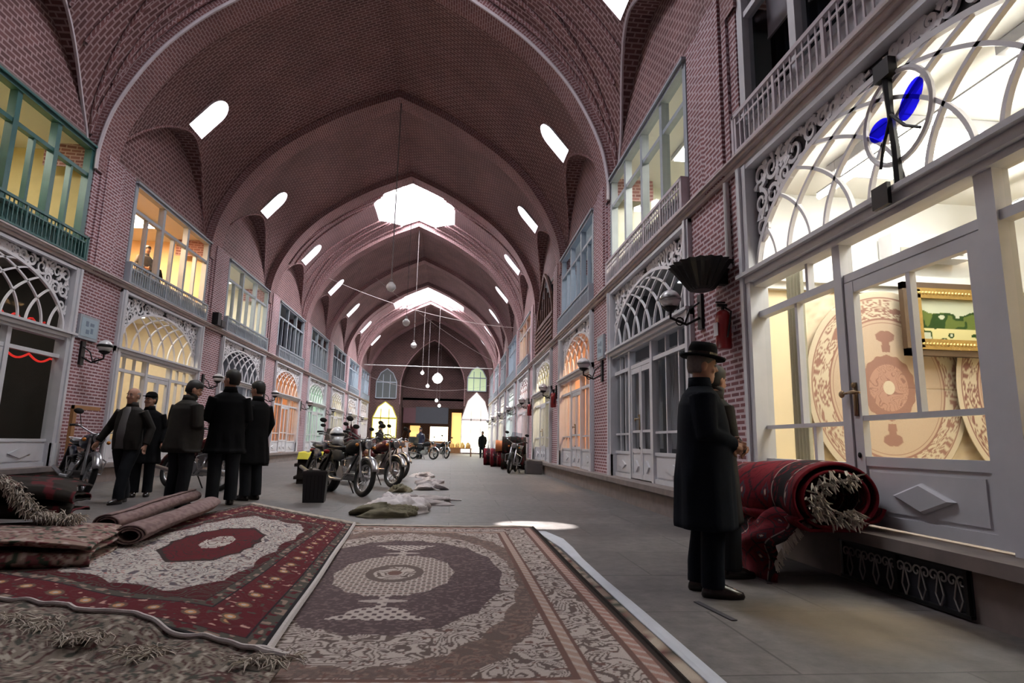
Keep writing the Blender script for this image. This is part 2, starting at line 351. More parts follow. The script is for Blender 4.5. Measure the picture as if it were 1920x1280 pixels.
def build_bay_vault(k):
    ya, yb = bay_range(k); yc = (ya + yb) / 2; hl = (yb - ya) / 2
    sky = k in SKY_BAYS
    ys = sorted(set([round(float(x), 4) for x in np.linspace(ya, yb, 25)] + ([yc - 2.35, yc - 2.3, yc - 1.0, yc + 1.0, yc + 2.3, yc + 2.35] if sky else [])))
    def hw(y):
        d = abs(y - yc)
        return float(np.interp(d, [0, 1.0, 2.3, 2.35, 9], [2.5, 2.5, 1.6, 0.0, 0.0] if k == 6 else [1.75, 1.75, 0.8, 0.0, 0.0])) if sky else 0.0
    mb = MB(); hole = {}
    for sgn in (-1, 1):
        cols = []
        for y in ys:
            s = max(-1, min(1, (y - yc) / hl)); L = Lz(s); e = esc(s)
            aL = a_of_z(6.4 + (L - 6.4) / (1 + e)); pts = []
            for i in range(7): z = 6.38 + (L - 6.38) * i / 6; pts.append(((CX + sgn * 5.25, y, z), (y, z)))
            q = vpt(sgn, aL, s)
            for i in range(0, 4): x = (CX + sgn * 5.25) * (1 - i / 3) + q.x * i / 3; pts.append(((x, y, L), (abs(x - CX), y)))
            wv = hw(y); ae = a_of_u(wv / (1 + e)) if wv > 0 else 0.0
            for i in range(28):
                a = aL + (ae - aL) * i / 27; p = vpt(sgn, a, s); pts.append(((p.x, y, p.z), (a * (1 + e), y)))
            hole.setdefault(y, {})[sgn] = pts[-1][0]
            cols.append(pts)
        for c0, c1 in zip(cols, cols[1:]):
            for i in range(len(c0) - 1):
                if i in (6, 10) and False: continue
                q = [c0[i], c1[i], c1[i + 1], c0[i + 1]]
                if i == 10: continue
                if sgn > 0: q = q[::-1]
                mb.face([p[0] for p in q], [p[1] for p in q])
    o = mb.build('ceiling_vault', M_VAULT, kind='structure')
    me = o.data
    import bmesh
    bm = bmesh.new(); bm.from_mesh(me); bmesh.ops.remove_doubles(bm, verts=bm.verts, dist=0.0008); bm.to_mesh(me); bm.free()
    # small arched openings high in each flank
    cut = MB(); rev = MB(); pane = MB(); fr = MB()
    a0 = a_of_z(8.75)
    for sgn in (-1, 1):
        p0 = vpt(sgn, a0, 0); pu = vpt(sgn, a0 - 0.1, 0)
        up = Vector((pu.x - p0.x, 0, pu.z - p0.z)).normalized(); nrm = Vector((up.z * 1.0, 0, -up.x)) if True else None
        if nrm.x * sgn < 0: nrm = -nrm
        X = nrm.cross(up); Mx = Matrix(((X.x, nrm.x, up.x, p0.x), (X.y, nrm.y, up.y, yc), (X.z, nrm.z, up.z, p0.z), (0, 0, 0, 1)))
        po = arch_poly(0.74, 1.08); po = [(x, z - 0.54) for x, z in po]
        cut.prism(po, -0.5, 0.6, M=Mx)
        n = len(po)
        for i in range(n):
            (xa, za), (xb, zb) = po[i], po[(i + 1) % n]
            rev.face([Mx @ Vector(q) for q in ((xa, -0.06, za), (xb, -0.06, zb), (xb, 0.42, zb), (xa, 0.42, za))])
        if not (k == 0 and sgn < 0): pane.face([Mx @ Vector((x, 0.2, z)) for x, z in po])
        else:      # unseen pane, round hole added to shape the sun spot on the floor
            for i in range(40):
                a0_, a1_ = 2 * PI * i / 40, 2 * PI * (i + 1) / 40
                pane.face([Mx @ Vector(q) for q in ((0.35 * math.cos(a0_), 0.2, 0.35 * math.sin(a0_)), (0.75 * math.cos(a0_), 0.2, 0.75 * math.sin(a0_)), (0.75 * math.cos(a1_), 0.2, 0.75 * math.sin(a1_)), (0.35 * math.cos(a1_), 0.2, 0.35 * math.sin(a1_)))])
    co = cut.build('cutter', M_VAULT)
    bo = o.modifiers.new('b', 'BOOLEAN'); bo.operation = 'DIFFERENCE'; bo.object = co; bo.solver = 'EXACT'
    bpy.context.view_layer.update(); bake_mods(o)
    bpy.data.objects.remove(co)
    rev.build('opening_reveal', M_PLASTER, o)
    pane.build('opening_pane', M_OPEN, o)
    if sky:
        col_ = MB(); pn = MB(); hy = [y for y in ys if abs(y - yc) < 2.36]
        for sgn in (-1, 1):
            for a, b in zip(hy, hy[1:]):
                p, q = hole[a][sgn], hole[b][sgn]
                col_.face([p, q, (q[0], q[1], 12.9), (p[0], p[1], 12.9)])
        for a, b in zip(hy, hy[1:]):
            pn.face([(hole[a][-1][0], a, 12.75), (hole[b][-1][0], b, 12.75), (hole[b][1][0], b, 12.75), (hole[a][1][0], a, 12.75)])
        col_.build('skylight_collar', M_PLASTER, o); pn.build('skylight_pane', M_SKY0 if k == 0 else M_SKY, o)
        rb = MB()
        def path(sgn, u0, d0, z1, s1, n=16):
            e = esc(d0 / hl); a_0 = a_of_u(u0 / (1 + e)); a_1 = a_of_z(z1); out = []
            for i in range(n + 1):
                t = i / n; s = d0 / hl * (1 - t) + s1 * t; a = a_0 * (1 - t) + a_1 * t
                p = vpt(sgn, a, s); lim = Lz(s)
                if p.z < lim - 0.02: p = Vector((p.x, 0, p.z))
                out.append((p.x - sgn * 0.02, yc + s * hl, p.z - 0.02))
            return out
        for sgn in (-1, 1):
            for e_ in (-1, 1):
                for u0, d0, z1, s1 in ((1.75, 1.0, 6.7, 0.99), (0.8, 2.3, 6.7, 0.99), (1.75, 1.0, 8.1, 0.34), (1.4, 1.5, 7.9, 0.6), (1.3, 1.65, 7.7, 0.97)):
                    rb.tube(path(sgn, u0, d0 * e_, z1, s1 * e_), 0.045, 6)
        rb.build('vault_rib', M_RIB, o)
    # groin edge line of the lunettes
    gr = MB()
    for sgn in (-1, 1):
        pts = []
        for i in range(41):
            s = -1 + 2 * i / 40; L = Lz(s); e = esc(s); q = vpt(sgn, a_of_z(6.4 + (L - 6.4) / (1 + e)), s)
            pts.append((q.x - sgn * 0.01, yc + s * hl, q.z))
        gr.tube(pts, 0.035 if k == 0 else 0.03, 5)
    gr.build('lunette_edge', M_PLASTER if k == 0 else M_RIB, o)
    return o

for k in range(KMIN, KMAX + 1): build_bay_vault(k)

# transverse pointed arches
def build_rib(k):
    y0, y1 = YB(k) - 0.78, YB(k) - 0.08; mb = MB(); n = 36
    for sgn in (-1, 1):
        A = np.linspace(0, ARC[-1], n + 1)
        pts = [prof_a(a) for a in A]; ex = 1.19
        for i in range(n):
            (u0, z0), (u1, z1) = pts[i], pts[i + 1]; f = lambda u, z, s_: (CX + sgn * u * s_, 6.0 + (z - 6.0) * s_)
            a0, a1 = A[i], A[i + 1]
            i0, i1 = f(u0, z0, 1), f(u1, z1, 1); o0, o1 = f(u0, z0, ex), f(u1, z1, ex)
            mb.face([(i0[0], y0, i0[1]), (i1[0], y0, i1[1]), (i1[0], y1, i1[1]), (i0[0], y1, i0[1])], [(a0, y0), (a1, y0), (a1, y1), (a0, y1)])
            for y in (y0, y1):
                mb.face([(i0[0], y, i0[1]), (i1[0], y, i1[1]), (o1[0], y, o1[1]), (o0[0], y, o0[1])], [(a0, 0), (a1, 0), (a1, 0.9), (a0, 0.9)])
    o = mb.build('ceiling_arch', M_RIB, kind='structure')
    if k == 1:
        t = MB()
        pts = [(CX - prof_a(a)[0] * 0.998 , y0 - 0.01, prof_a(a)[1] - 0.01) for a in np.linspace(ARC[-1], 0, 40)]
        pts += [(CX + prof_a(a)[0] * 0.998, y0 - 0.01, prof_a(a)[1] - 0.01) for a in np.linspace(0, ARC[-1], 40)][1:]
        t.tube(pts, 0.04, 6); t.build('arch_edge', M_PLASTER, o, label='pale edge line of the nearest arch')  # thin pale tube along the front edge of this arch only
    return o
for k in range(KMIN + 1, KMAX + 2): build_rib(k)

# piers and walls
YA, YZ = YB(KMIN) , YB(KMAX + 1)
for side, X, sg in (('left', XL, -1), ('right', XR, 1)):
    mb = MB()
    for k in range(KMIN, KMAX + 2):
        y = YB(k)
        mb.box((X, y - HALFP, 0), (X + sg * 0.14, y + HALFP, 6.5))
        mb.box((X + sg * 0.05, y - HALFP - 0.08, Z_CORN), (X + sg * 0.14, y + HALFP + 0.08, 6.5)); mb.box((X - sg * 0.07, y - 0.42, Z_CORN), (X + sg * 0.1, y + 0.1, 6.45)); mb.box((X - sg * 0.035, y - 0.55, Z_CORN), (X + sg * 0.1, y + 0.23, 6.45))
    for k in ([KMIN, -1] if side == 'left' else [KMIN]):    # bays behind the camera: blind walls
        mb.box((X + sg * 0.3, YB(k), 0), (X + sg * 0.7, YB(k + 1), 6.5))
    mb.build('wall_' + side, M_WALL, kind='structure')
    pl = MB()      # plinth with stone kerb
    pl.box((X - sg * 0.17, YA, 0), (X + sg * 0.3, YZ, Z_SILL - 0.07)); pl.box((X - sg * 0.24, YA, Z_SILL - 0.08), (X + sg * 0.3, YZ, Z_SILL))
    pl.build('baseboard_' + side, M_STONE, kind='structure')
    co = MB()
    co.box((X - sg * 0.10, YA, Z_CORN + 0.01), (X + sg * 0.12, YZ, Z_CORN + 0.045)); co.box((X - sg * 0.05, YA, Z_CORN - 0.05), (X + sg * 0.12, YZ, Z_CORN + 0.01))
    co.box((X - sg * 0.13, YA, Z_CORN + 0.045), (X + sg * 0.12, YZ, Z_CORN + 0.07))
    co.build('trim_' + ('1' if side == 'left' else '2'), M_CORN, kind='structure')
    rf = MB(); rf.box((X + sg * 0.14, YA, 6.5), (X + sg * 6.4, YZ, 6.62)); rf.build('ceiling_sun_block_' + side, M_STONE, kind='structure')  # unseen slabs added to keep the sun out behind the walls
# floor slab
fl = MB(); fl.face([(-14, YA - 0.3, 0), (10, YA - 0.3, 0), (10, YZ + 9, 0), (-14, YZ + 9, 0)], [(-14, YA), (10, YA), (10, YZ + 9), (-14, YZ + 9)])
fl.build('floor', M_FLOOR, kind='structure')
# wall behind the camera
bw = MB(); bw.box((-9, YA - 0.3, 0), (5, YA, 13.5)); bw.build('wall_back', M_WALL, kind='structure')

# ------------------------------------------------------------ rooms behind the fronts
ORD = {-1: 'nearest', 0: 'second', 1: 'third', 2: 'fourth', 3: 'fifth', 4: 'sixth', 5: 'seventh', 6: 'eighth', 7: 'ninth'}
ORDL = {0: 'nearest', 1: 'second', 2: 'third', 3: 'fourth', 4: 'fifth', 5: 'sixth', 6: 'seventh', 7: 'eighth'}
ROOMM = {}
M_ROOMC = plain('white room ceiling', (0.8, 0.78, 0.74), 0.8, var=0.03)
def wallpaint(col):
    key = tuple(col)
    if key not in ROOMM: ROOMM[key] = plain('room paint', col, 0.8)
    return ROOMM[key]
LAMPM = {}
def lampm(col, s):
    key = (tuple(col), s)
    if key not in LAMPM: LAMPM[key] = emis('room lamp', col, s)
    return LAMPM[key]
def frame_of(side, k): return (Matrix.Translation((XR + 0.08, YC(k), 0)) @ Matrix.Rotation(-PI / 2, 4, 'Z')) if side == 'right' else (Matrix.Translation((XL - 0.08, YC(k), 0)) @ Matrix.Rotation(PI / 2, 4, 'Z'))
def room(side, k, level, paint, lcol, lstr, depth=2.6, hw=2.35, lamp=True, rug=None):
    Mx = frame_of(side, k); z0, z1 = (Z_SILL - 0.02, Z_CORN - 0.02) if level == 0 else (4.2, 6.47)
    mb = MB(); y0, y1 = 0.06, depth
    F = [[(-hw, y1, z0), (hw, y1, z0), (hw, y1, z1), (-hw, y1, z1)], [(-hw, y0, z0), (-hw, y1, z0), (-hw, y1, z1), (-hw, y0, z1)],
         [(hw, y1, z0), (hw, y0, z0), (hw, y0, z1), (hw, y1, z1)], [(-hw, y0, z1), (-hw, y1, z1), (hw, y1, z1), (hw, y0, z1)], [(-hw, y0, z0), (hw, y0, z0), (hw, y1, z0), (-hw, y1, z0)]]
    for f in F: mb.face([Mx @ Vector(p) for p in f])
    mb.mi[3] = 1; mb.build('wall_room', [wallpaint(paint), M_ROOMC], kind='structure')
    who = (ORD if side == 'right' else ORDL)[k]
    st = 'shop' if level == 0 else 'upstairs room'
    if lamp:
        t = thing('ceiling_light', 'flat glowing ceiling light inside the %s %s on the %s' % (who, st, side), 'lamp', Mx @ Vector((0, 1.2, z1 - 0.09)), 0)
        a = MB(); a.box((-0.32, -0.9, -0.01), (0.32, 0.9, 0.02)); a.build('diffuser', lampm(lcol, lstr * (4.2 if level else (3.6 if k > 0 and side == 'right' else 2.6))), t)
        b = MB(); b.box((-0.37, -0.95, 0.0), (0.37, 0.95, 0.08)); b.build('housing', M_WHITE, t)
    return Mx

# ------------------------------------------------------------ shop fronts
def ellipse_z(x, a, r, z0): return z0 + r * math.sqrt(max(0, 1 - (x / a) ** 2))
def scroll_pts(cx, cz, r, a0, turns, hand, n=22):
    out = []
    for i in range(n + 1):
        t = i / n; a = a0 + hand * turns * 2 * PI * t; rr = r * (1 - 0.8 * t); out.append((cx + rr * math.cos(a), cz + rr * math.sin(a)))
    return out
def filigree(mb, a, r, z0, top, hw, y=-0.03, seed=1, lush=1.0):
    rr = random.Random(seed)
    def add(pts, w0, w1=None):
        w1 = w0 if w1 is None else w1; n = len(pts)
        mb.tube([(p[0], y, p[1]) for p in pts], [w0 + (w1 - w0) * i / (n - 1) for i in range(n)], 4, up=(0, 1, 0), flat=0.6)
    for sg in (mb.side,):
        x = hw - 0.13
        while x > 0.12:
            zb = ellipse_z(min(x + 0.06, a * 0.999), a, r, z0) + 0.04; gap = top - zb
            cz = zb; 
            nstack = 1 if gap < 0.42 else (2 if gap < 0.75 else 3)
            if gap < 0.05: x -= 0.1; continue
            rad = min(0.17, gap / nstack / 2) * 0.93
            for q in range(nstack):
                zc = zb + gap * (q + 0.5) / nstack
                hd = 1 if (q + int(x * 7)) % 2 else -1
                add([(sg * p[0], p[1]) for p in scroll_pts(x, zc, rad, rr.uniform(0, 6), 1.4, hd)], 0.034 * lush, 0.018)
                for _ in range(6):
                    an = rr.uniform(0, 2 * PI); l = rad * rr.uniform(0.7, 1.15); bx, bz = x + l * math.cos(an), zc + l * math.sin(an)
                    if bz > top - 0.02 or bx > hw - 0.03 or bz < ellipse_z(min(abs(bx), a * 0.99), a, r, z0) + 0.02 or bx < 0: continue
                    an2 = an + rr.uniform(-0.9, 0.9); L = 0.055 * lush
                    add([(sg * (bx - L * math.cos(an2)), bz - L * math.sin(an2)), (sg * bx, bz), (sg * (bx + L * math.cos(an2)), bz + L * math.sin(an2))], 0.009, 0.045 * lush * min(1, rad / 0.1))
            x -= rad * 1.75
def clipped(pts, inside):
    run = []; out = []
    for p in pts:
        if inside(p): run.append(p)
        else:
            if len(run) > 1: out.append(run)
            run = []
    if len(run) > 1: out.append(run)
    return out
def shopfront(side, k, col=None, bars=True, near=False, mat_t=None, lights=3, glass=None, seed=0, scroll='filigree', door_at=0.0, label=''):
    Mx = frame_of(side, k); col = col or M_WHITE; glass = glass or M_GLASS
    t = thing('shopfront', label, 'shopfront', Mx.to_translation(), -PI / 2 if side == 'right' else PI / 2)
    hw = 2.12; top = Z_CORN - 0.08; z0 = 2.76; a, r = 1.92, 1.02
    fr = MB()
    for sg in (-1, 1):      # casing
        fr.box((sg * hw, -0.14, Z_SILL), (sg * (hw - 0.2), 0.06, top)); fr.box((sg * (hw - 0.045), -0.17, Z_SILL), (sg * (hw - 0.11), -0.13, top))
        fr.box((sg * (hw + 0.01), -0.165, Z_SILL), (sg * (hw - 0.2), -0.1, Z_SILL + 0.4))
    fr.box((-hw, -0.13, top - 0.05), (hw, 0.06, top))
    fr.box((-hw, -0.15, 2.66), (hw, 0.05, 2.76)); fr.box((-hw, -0.20, 2.73), (hw, 0.05, 2.77)); fr.box((-hw, -0.10, 2.61), (hw, 0.05, 2.67))
    xi = hw - 0.2
    if near: d0, d1 = -0.55, 0.75; side_r = 0.88; dtop = 2.30
    else: d0, d1 = door_at - 0.55, door_at + 0.55; side_r = d1 + 0.1; dtop = 2.3
    dl = d0 - 0.1
    fr.box((dl, -0.07, Z_SILL), (d0, 0.04, 2.62)); fr.box((d1, -0.07, Z_SILL), (side_r, 0.04, 2.62))
    fr.box((-hw, -0.05, dtop - 0.02), (hw, 0.04, dtop + 0.045))
    secs = [(-xi, dl), (side_r, xi)]
    zb = 0.84
    for s0, s1 in secs:
        if s1 - s0 < 0.1: continue
        fr.box((s0, -0.04, zb - 0.05), (s1, 0.04, zb)); (fr.box((s0, -0.03, 1.13), (s1, 0.03, 1.165)) if bars else None); fr.box((s0, -0.05, Z_SILL), (s1, 0.03, Z_SILL + 0.07))
        m = (s0 + s1) / 2
        if near:
            fr.box((m - 0.02, -0.03, 1.16), (m + 0.02, 0.03, dtop)); fr.box((m + 0.16, -0.03, zb), (m + 0.2, 0.03, 1.14)); fr.box((m + 0.18, -0.03, dtop), (m + 0.22, 0.03, 2.62))
        elif bars:
            for q in (1, 2):
                xx = s0 + (s1 - s0) * q / 3; fr.box((xx - 0.018, -0.03, zb), (xx + 0.018, 0.03, 2.62))
    fr.build('frame', col, t)
    for s0, s1 in secs:
        if s1 - s0 < 0.1: continue
        pn = MB(); pn.box((s0, -0.02, Z_SILL + 0.02), (s1, 0.02, zb - 0.02)); c, wd = (s0 + s1) / 2, (s1 - s0) / 2 - 0.08
        pn.box((c - wd, -0.04, Z_SILL + 0.1), (c + wd, -0.015, zb - 0.08)); 
        if wd > 0.25: pn.prism([(c - wd * 0.5, 0.6), (c, 0.52), (c + wd * 0.5, 0.6), (c, 0.68)], -0.06, -0.035)
        pn.build('base_panel', col, t)
    # door leaf (two narrow leaves on ordinary fronts, one broad leaf on the nearest)
    leaves = [(d0, d1)] if near else [(d0, (d0 + d1) / 2), ((d0 + d1) / 2, d1)]
    for li, (a0, a1) in enumerate(leaves):
        d = MB(); st = 0.11 if near else 0.07; y0, y1 = -0.055, 0.0
        d.box((a0 + 0.006, y0, Z_SILL + 0.02), (a0 + st, y1, dtop - 0.03)); d.box((a1 - st, y0, Z_SILL + 0.02), (a1 - 0.006, y1, dtop - 0.03))
        b0, b1 = a0 + st - 0.001, a1 - st + 0.001; yy = y0 + 0.004; d.box((b0, yy, dtop - 0.12), (b1, y1, dtop - 0.03)); d.box((b0, yy, zb - 0.02), (b1, y1, zb + 0.05)); d.box((b0, yy, Z_SILL + 0.02), (b1, y1, Z_SILL + 0.1))
        d.box((a0 + st, y0 + 0.015, Z_SILL + 0.05), (a1 - st, y1, zb)); d.box((a0 + st, y0 + 0.008, 1.16), (a1 - st, y1, 1.2))
        c = (a0 + a1) / 2; wd = (a1 - a0) / 2 - st
        if near:
            d.box((c + 0.01, y0 + 0.008, 1.2), (c + 0.05, y1, dtop - 0.1))
            d.box((a0 + st + 0.05, y0 + 0.005, Z_SILL + 0.13), (a1 - st - 0.05, y0 + 0.02, zb - 0.06))
            zc = 0.625; d.loft([[(c - q * 0.27, yq, zc), (c, yq, zc - q * 0.1), (c + q * 0.27, yq, zc), (c, yq, zc + q * 0.1)] for q, yq in ((1, y0 + 0.008), (1, y0 - 0.01), (0.84, y0 - 0.03), (0.78, y0 - 0.03))])
        else: d.prism([(c - wd * 0.6, 0.6), (c, 0.5), (c + wd * 0.6, 0.6), (c, 0.7)], y0 - 0.01, y0 + 0.02)
        do = d.build('door', col, t)
        if near or (k <= 2 and li == 0):
            h = MB(); hx = a0 + 0.055 if near else a1 - 0.05
            h.box((hx - 0.02, y0 - 0.012, 1.2), (hx + 0.02, y0, 1.46)); h.tube([(hx, y0 - 0.012, 1.38), (hx, y0 - 0.06, 1.38), (hx + 0.05, y0 - 0.065, 1.385), (hx + 0.13, y0 - 0.06, 1.37)], [0.012, 0.012, 0.011, 0.008], 8)
            h.ball((hx - 0.0, y0 - 0.02, 1.44), 0.022, 0.012, 0.022); h.ball((hx - 0.1, y0 - 0.05, 1.375), 0.035, 0.012, 0.03); h.tube([(hx, y0 - 0.0, 1.38), (hx, y0 - 0.045, 1.38), (hx - 0.1, y0 - 0.05, 1.375)], 0.01, 6)
            kh = MB(); kh.ball((hx, y0 - 0.006, 0.9), 0.018, 0.01, 0.022); kh.build('keyhole', M_IRON, do)
            h.build('handle', M_BRONZE, do, smooth=True)
    g = MB()
    g.face([(-xi, 0.0, zb), (xi, 0.0, zb), (xi, 0.0, 2.66), (-xi, 0.0, 2.66)])
    n = 28
    for i in range(n):
        xa, xb = -a + 2 * a * i / n, -a + 2 * a * (i + 1) / n
        g.face([(xa, 0.01, z0), (xb, 0.01, z0), (xb, 0.01, ellipse_z(xb, a, r, z0)), (xa, 0.01, ellipse_z(xa, a, r, z0))])
    g.build('glass', glass, t)
    # fanlight: main arch and intersecting tracery
    f = MB(); 
    main = [(-a * math.cos(PI * i / 48), -0.03, z0 + r * math.sin(PI * i / 48)) for i in range(49)]
    f.tube(main, 0.035, 4, up=(0, 1, 0), flat=1.0)
    step = 0.575; q1 = [(-a * math.cos(PI / 2 * i / 40), z0 + r * math.sin(PI / 2 * i / 40)) for i in range(41)]
    ext = q1 + [(0.06 * j, z0 + r * math.sqrt(max(0, 1 - (0.06 * j / a) ** 2))) for j in range(1, 26)]
    rt = 0.022 if near else 0.02
    for sg in (-1, 1):
        for m in range(1, 7):
            pts = [(sg * (x + m * step), z) for x, z in ext]
            for run in clipped(pts, lambda p: p[1] >= z0 - 0.001 and abs(p[0]) < a and p[1] <= ellipse_z(p[0], a, r, z0) + 0.005):
                if near and False: continue
                f.tube([(p[0], -0.03, p[1]) for p in run], rt, 4, up=(0, 1, 0), flat=1.2)
    if near:
        oc, oz = 0.17, 3.34
        f.tube([(oc + 0.33 * math.cos(2 * PI * i / 32), -0.05, oz + 0.34 * math.sin(2 * PI * i / 32)) for i in range(32)], 0.022, 6, closed=True)
    f.build('fanlight_tracery', mat_t or M_WHITE2, t)
    if near:
        b = MB()
        for (x, z, rx, rz, an) in ((0.00, 3.33, 0.12, 0.085, -0.1), (0.31, 3.40, 0.15, 0.085, 0.85)):
            po = [(x + rx * math.cos(q) * math.cos(an) - rz * math.sin(q) * math.sin(an), z + rx * math.cos(q) * math.sin(an) + rz * math.sin(q) * math.cos(an)) for q in [2 * PI * i / 24 for i in range(24)]]
            b.prism(po, -0.05, -0.04)
        b.build('stained_petal', M_BLUE, t, label='cobalt blue glass petals')
        ir = MB(); ir.tube([(0.16, -0.07, 2.78), (0.17, -0.08, 3.1), (0.15, -0.08, 3.4), (0.13, -0.07, 3.72)], [0.035, 0.03, 0.025, 0.04], 6)
        ir.box((0.08, -0.23, 2.64), (0.24, -0.2, 2.8)); ir.box((0.06, -0.12, 3.66), (0.22, -0.05, 3.80))
        ir.tube([(0.18, -0.1, 3.35), (0.3, -0.1, 3.2), (0.42, -0.09, 3.12)], 0.012, 6); ir.tube([(0.18, -0.1, 3.35), (0.08, -0.1, 3.15), (0.02, -0.09, 3.0)], 0.012, 6)
        ir.build('iron_bracket', M_IRON, t)
    # spandrels
    sp = MB(); n = 32
    for i in range(n):
        xa, xb = -hw + 0.2 + (2 * hw - 0.4) * i / n, -hw + 0.2 + (2 * hw - 0.4) * (i + 1) / n
        za = ellipse_z(xa, a, r, z0) if abs(xa) < a else z0; zc = ellipse_z(xb, a, r, z0) if abs(xb) < a else z0
        sp.face([(xa, -0.01, za), (xb, -0.01, zc), (xb, -0.01, top), (xa, -0.01, top)])
    sp.build('spandrel_board', M_DARKB, t)
    for sg in (-1, 1):
        sc = MB(); sc.side = sg; filigree(sc, a, r, z0, top - 0.05, hw - 0.2, seed=seed + 3, lush=1.0)
        sc.build('filigree', mat_t or M_WHITE2, t)
    return t

# ------------------------------------------------------------ upper windows
WN = [0]
def upper_window(side, k, col=None, rail_col=None, bal=True, cols=3, sub=2, glass=None, bz=0.42, bcol=None):
    WN[0] += 1; Mx = frame_of(side, k); col = col or M_BALC
    t = thing('window_%d' % WN[0], None, None, Mx.to_translation(), -PI / 2 if side == 'right' else PI / 2, kind='structure')
    hw = 2.0; zb, zt = Z_CORN + 0.09, Z_WIN; ztr = 5.82; zs = Z_CORN + 0.42
    f = MB()
    for x in (-hw, hw): f.box((x - 0.06, -0.08, zb), (x + 0.06, 0.05, zt))
    f.box((-hw, -0.1, zt - 0.09), (hw, 0.05, zt)); f.box((-hw - 0.08, -0.14, zt - 0.03), (hw + 0.08, 0.05, zt + 0.01))
    f.box((-hw, -0.06, ztr - 0.035), (hw, 0.04, ztr + 0.035)); f.box((-hw, -0.06, zb), (hw, 0.05, zs - 0.0)); f.box((-hw, -0.09, zs - 0.03), (hw, 0.05, zs + 0.03))
    for i in range(1, cols):
        x = -hw + 2 * hw * i / cols; f.box((x - 0.055, -0.075, zs), (x + 0.055, 0.05, zt - 0.05))
    for i in range(cols):
        for j in range(1, sub):
            x = -hw + 2 * hw * (i + j / sub) / cols; f.box((x - 0.03, -0.05, zs), (x + 0.03, 0.04, ztr))
    f.build('window_frame', col, t)
    g = MB(); g.face([(-hw, 0, zs), (hw, 0, zs), (hw, 0, zt - 0.05), (-hw, 0, zt - 0.05)]); g.build('window_glass', glass or M_GLASS, t)
    if bal:
        b = MB(); y = -0.175; z0 = Z_CORN + 0.09; z1 = z0 + bz
        b.box((-hw - 0.07, y - 0.02, z1), (hw + 0.07, y + 0.03, z1 + 0.045)); b.box((-hw - 0.05, y - 0.015, z0), (hw + 0.05, y + 0.02, z0 + 0.03)); b.box((-hw, y - 0.006, z1 - 0.1), (hw, y + 0.01, z1 - 0.075))
        nb = 40
        for i in range(nb + 1):
            x = -hw + 2 * hw * i / nb; wd = 0.022 if i % 8 == 0 else 0.011
            b.box((x - wd, y - wd * 0.6, z0), (x + wd, y + wd * 0.6, z1))
        for x in (-hw - 0.05, hw + 0.05): b.box((x - 0.025, y - 0.02, z0), (x + 0.025, 0.0, z1 + 0.04))
        b.build('balcony_railing', rail_col or M_BALC, t)
    return t

# ------------------------------------------------------------ fill the bays
GL_DIM = glassmat('dim glass', (0.75, 0.78, 0.8), 0.2)
WARMW, CREAM, ORANGE, GREENW, PINKW = (1, 0.93, 0.78), (1, 0.86, 0.62), (1, 0.55, 0.24), (0.85, 1, 0.86), (1, 0.8, 0.76)
# side, k, shop(paint, lamp colour, strength), upper(paint, lamp colour, strength)
BAYS = [
 ('right', -1, None, ((0.05, 0.055, 0.07), WARMW, 1.5)),  # upstairs lamp added here to light the white blind
 ('right', 0, ((0.16, 0.16, 0.17), (0.9, 0.92, 1), 2.0), ((0.86, 0.86, 0.74), WARMW, 22)),
 ('right', 1, ((0.9, 0.6, 0.42), (1, 0.62, 0.36), 18), ((0.45, 0.5, 0.55), (0.9, 0.95, 1), 5)),
 ('right', 2, ((0.9, 0.85, 0.6), CREAM, 22), ((0.10, 0.05, 0.035), CREAM, 0.0)),
 ('right', 3, ((0.8, 0.55, 0.5), PINKW, 16), ((0.8, 0.45, 0.25), ORANGE, 14)),
 ('right', 4, ((0.8, 0.85, 0.8), GREENW, 24), ((0.5, 0.55, 0.65), (0.9, 0.95, 1), 6)),
 ('right', 5, ((0.85, 0.8, 0.6), CREAM, 26), ((0.5, 0.5, 0.5), PINKW, 6)),
 ('right', 6, ((0.8, 0.7, 0.5), CREAM, 26), ((0.5, 0.5, 0.5), PINKW, 6)),
 ('right', 7, ((0.9, 0.9, 0.6), CREAM, 34), ((0.5, 0.5, 0.5), PINKW, 6)),
 ('left', 0, ((0.07, 0.065, 0.06), WARMW, 3.0), ((0.55, 0.46, 0.24), WARMW, 9)),
 ('left', 1, ((0.85, 0.74, 0.58), CREAM, 14), ((0.95, 0.70, 0.44), (1, 0.66, 0.38), 38)),
 ('left', 2, ((0.25, 0.25, 0.28), (0.95, 0.95, 1), 4), ((0.85, 0.8, 0.68), WARMW, 13)),
 ('left', 3, ((0.8, 0.55, 0.4), ORANGE, 14), ((0.08, 0.09, 0.14), CREAM, 0.6)),
 ('left', 4, ((0.7, 0.85, 0.72), GREENW, 16), ((0.16, 0.18, 0.25), CREAM, 1.5)),
 ('left', 5, ((0.8, 0.78, 0.6), CREAM, 16), ((0.10, 0.11, 0.14), CREAM, 1.0)),
 ('left', 6, ((0.6, 0.5, 0.42), CREAM, 10), ((0.6, 0.66, 0.75), (0.9, 0.95, 1), 10)),
 ('left', 7, ((0.6, 0.55, 0.5), PINKW, 12), ((0.6, 0.66, 0.75), (0.9, 0.95, 1), 8)),
]
